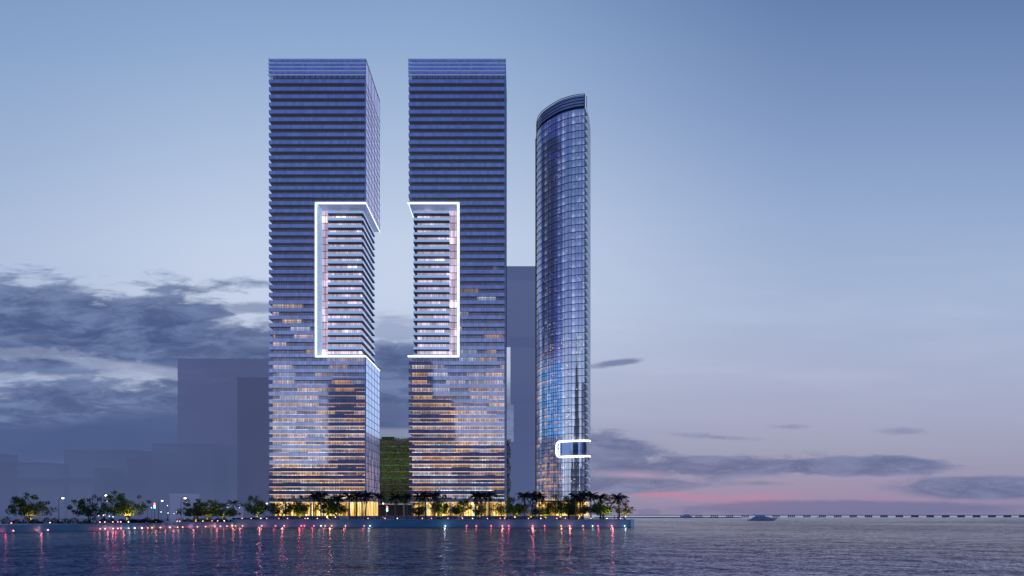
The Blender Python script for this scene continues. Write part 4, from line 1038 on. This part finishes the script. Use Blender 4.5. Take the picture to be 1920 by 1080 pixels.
tag(obj('sailing_ship', None, None, (wx(1288, 2300), 2300, 0)), 'pale distant ferry showing over the bridge deck', 'ship')
o = bpy.data.objects['sailing_ship']; o.name = 'distant_ferry'
b.free(); b = bmesh.new(); side_prism(b, [(-12, 0), (11, 0), (13, 3.8), (-13, 3.8)], -3, 3); obj('hull', mesh('hull', b, M['hull']), o)
b = bmesh.new(); side_prism(b, [(-10, 3.8), (8, 3.8), (5, 7.6), (-7, 7.6)], -2.5, 2.5); obj('cabin', mesh('cabin', b, M['hull']), o)

# ------------------------------------------------------------------ cars
def car(px, py, Y, zb, label, paint, rz=0.0):
    o = thing('parked_car', label, 'car', (wx(px, Y), Y, zb), 'cars by the promenade', rz)
    b = bmesh.new(); side_prism(b, [(-2.2, 0.3), (2.15, 0.3), (2.25, 0.6), (2.1, 0.85), (1.0, 0.98), (-1.8, 1.02), (-2.25, 0.9)], -0.88, 0.88); bmesh.ops.bevel(b, geom=b.edges[:], offset=0.06, segments=2, affect='EDGES'); obj('body', mesh('body', b, paint), o)
    b = bmesh.new(); side_prism(b, [(-1.75, 1.0), (0.95, 0.97), (0.25, 1.42), (-1.05, 1.45)], -0.74, 0.74); cb_ = obj('cabin', mesh('cabin', b, paint), o)
    b = bmesh.new(); side_prism(b, [(-1.45, 1.04), (0.6, 1.03), (0.15, 1.36), (-0.98, 1.38)], -0.76, 0.76); obj('window', mesh('window', b, M['boat_win']), cb_)
    for x in (-1.4, 1.38):
        for y in (-0.82, 0.82):
            b = bmesh.new(); tube(b, [(x, y - 0.1, 0.33), (x, y + 0.1, 0.33)], [0.33, 0.33], 14); obj('wheel', mesh('wheel', b, M['black']), o)
    for y in (-0.6, 0.6):
        b = bmesh.new(); sphere(b, (2.2, y, 0.68), 0.1); obj('headlight', mesh('headlight', b, M['white_stone']), o)
        b = bmesh.new(); sphere(b, (-2.22, y, 0.75), 0.09); obj('tail_light', mesh('tail_light', b, EM['pink']), o)
pd = simple('dark_car_paint', (0.01, 0.012, 0.02, 1), 0.2, 0.3); pw = simple('silver_car_paint', (0.35, 0.37, 0.42, 1), 0.25, 0.5)
car(255, 975, 382, ZL + 0.02, 'dark car parked right beside the largest park tree', pd)
car(297, 975, 395, ZL + 0.02, 'dark low car by the open stretch of the park quay', pd, 0.15)
car(272, 975, 400, ZL + 0.02, 'dark car in the middle of the three parked in the park', pd, 0.1)
car(694, 973, 466, ZP + 0.02, 'silver car parked at the right corner of the left tower', pw)
car(711, 973, 468, ZP + 0.02, 'silver car in the gap between the towers', pw, PI)

# ------------------------------------------------------------------ people
def person_mesh(pose, shirt, trousers, skin):
    me = bpy.data.meshes.new('person_skel'); 
    st_ = {'stand': 0.0, 'walk': 0.28, 'walk2': -0.22}[pose]
    V = [(0, 0, .95), (0, 0, 1.15), (0, 0, 1.38), (0, 0, 1.50), (0, 0, 1.60), (0, -.01, 1.72),
         (-.10, 0, .90), (-.11, -st_ * .55, .50), (-.11, -st_ * .7 + .02, .09), (-.11, -st_ * .7 - .13, .04),
         (.10, 0, .90), (.11, st_ * .55, .50), (.11, st_ * .9 + .06, .10), (.11, st_ * .9 - .08, .04),
         (-.19, 0, 1.40), (-.24, st_ * .4, 1.13), (-.25, st_ * .3 - .1, .88), (-.25, st_ * .3 - .13, .80),
         (.19, 0, 1.40), (.24, -st_ * .4, 1.13), (.25, -st_ * .3 - .12, .90), (.25, -st_ * .3 - .16, .82)]
    E = [(0, 1), (1, 2), (2, 3), (3, 4), (4, 5), (0, 6), (6, 7), (7, 8), (8, 9), (0, 10), (10, 11), (11, 12), (12, 13), (2, 14), (14, 15), (15, 16), (16, 17), (2, 18), (18, 19), (19, 20), (20, 21)]
    R = [.13, .12, .15, .055, .085, .07, .085, .06, .04, .035, .085, .06, .04, .035, .06, .045, .032, .035, .06, .045, .032, .035]
    me.from_pydata(V, E, []); o = bpy.data.objects.new('tmp', me); COL.objects.link(o)
    md = o.modifiers.new('s', 'SKIN'); sv = me.skin_vertices[0].data
    for i, r_ in enumerate(R): sv[i].radius = (r_, r_ * 0.85); sv[i].use_root = (i == 0)
    o.modifiers.new('u', 'SUBSURF').levels = 1
    dg = bpy.context.evaluated_depsgraph_get(); ev = o.evaluated_get(dg); out = bpy.data.meshes.new_from_object(ev)
    bpy.data.objects.remove(o); bpy.data.meshes.remove(me)
    out.materials.clear()
    for m_ in (shirt, trousers, skin): out.materials.append(m_)
    for p in out.polygons:
        z = p.center.z; p.material_index = 2 if z > 1.5 or (abs(p.center.x) > 0.2 and z < 1.0 and z > .7) else (1 if z < 0.98 else 0); p.use_smooth = True
    return out
SK = simple('skin', (0.35, 0.2, 0.14, 1), 0.6); HA = simple('hair', (0.02, 0.015, 0.012, 1), 0.6)
CL = {'white': simple('white_cloth', (0.6, 0.6, 0.64, 1), 0.8), 'black': simple('black_cloth', (0.015, 0.015, 0.02, 1), 0.8), 'red': simple('red_cloth', (0.4, 0.05, 0.03, 1), 0.8), 'navy': simple('navy_cloth', (0.02, 0.03, 0.08, 1), 0.8)}
PM = {}
hb = bmesh.new(); sphere(hb, (0, 0.02, 1.70), 0.105, sz=1.0); hair_m = mesh('hair', hb, HA)
def person(px, Y, zb, col, pose, lb):
    key = (col, pose)
    if key not in PM: PM[key] = person_mesh(pose, CL[col], CL['black'] if col != 'navy' else CL['navy'], SK)
    rz = random.choice((0, PI / 2, -PI / 2, PI, 0.6))
    o = thing('person', lb, 'person', (wx(px, Y), Y, zb + 0.02), 'people strolling on the quay', rz)
    obj('body', PM[key], o); obj('hair', hair_m, o)
pp = [(534, 'white'), (545, 'black'), (549, 'black'), (578, 'navy'), (584, 'black'), (619, 'black'), (626, 'white'), (649, 'white'), (662, 'black'), (667, 'navy'), (781, 'black'), (820, 'black'), (824, 'navy'), (847, 'black'), (852, 'red'),
      (932, 'black'), (951, 'black'), (958, 'navy'), (970, 'white'), (976, 'white'), (979, 'black'), (1004, 'black'), (1007, 'white'), (1017, 'black'), (1077, 'white'), (1132, 'white'), (1137, 'white'), (1152, 'black'), (1162, 'black'), (1158, 'red')]
lab = {}
for cname in CL:
    lab.update({(px, cname): t_ for px, t_ in ordlabels([p[0] for p in pp if p[1] == cname], 'person in a %s top on the promenade' % cname).items()})
for i, (px, cn) in enumerate(pp):
    person(px, 446 + (i * 37 % 9), ZP, cn, ('stand', 'walk', 'walk2')[i % 3], lab[(px, cn)])
lp = [(183, 'white', 350), (241, 'white', 366), (294, 'white', 395), (309, 'white', 402), (313, 'black', 401), (317, 'white', 403), (332, 'black', 408), (336, 'navy', 409), (358, 'red', 415), (387, 'white', 424)]
for cname in CL:
    lab.update({(px, cname): t_ for px, t_ in ordlabels([p[0] for p in lp if p[1] == cname], 'person in a %s top on the low quay' % cname).items()})
for i, (px, cn, Y) in enumerate(lp): person(px, Y, ZL, cn, ('walk', 'stand', 'walk2')[i % 3], lab[(px, cn)])
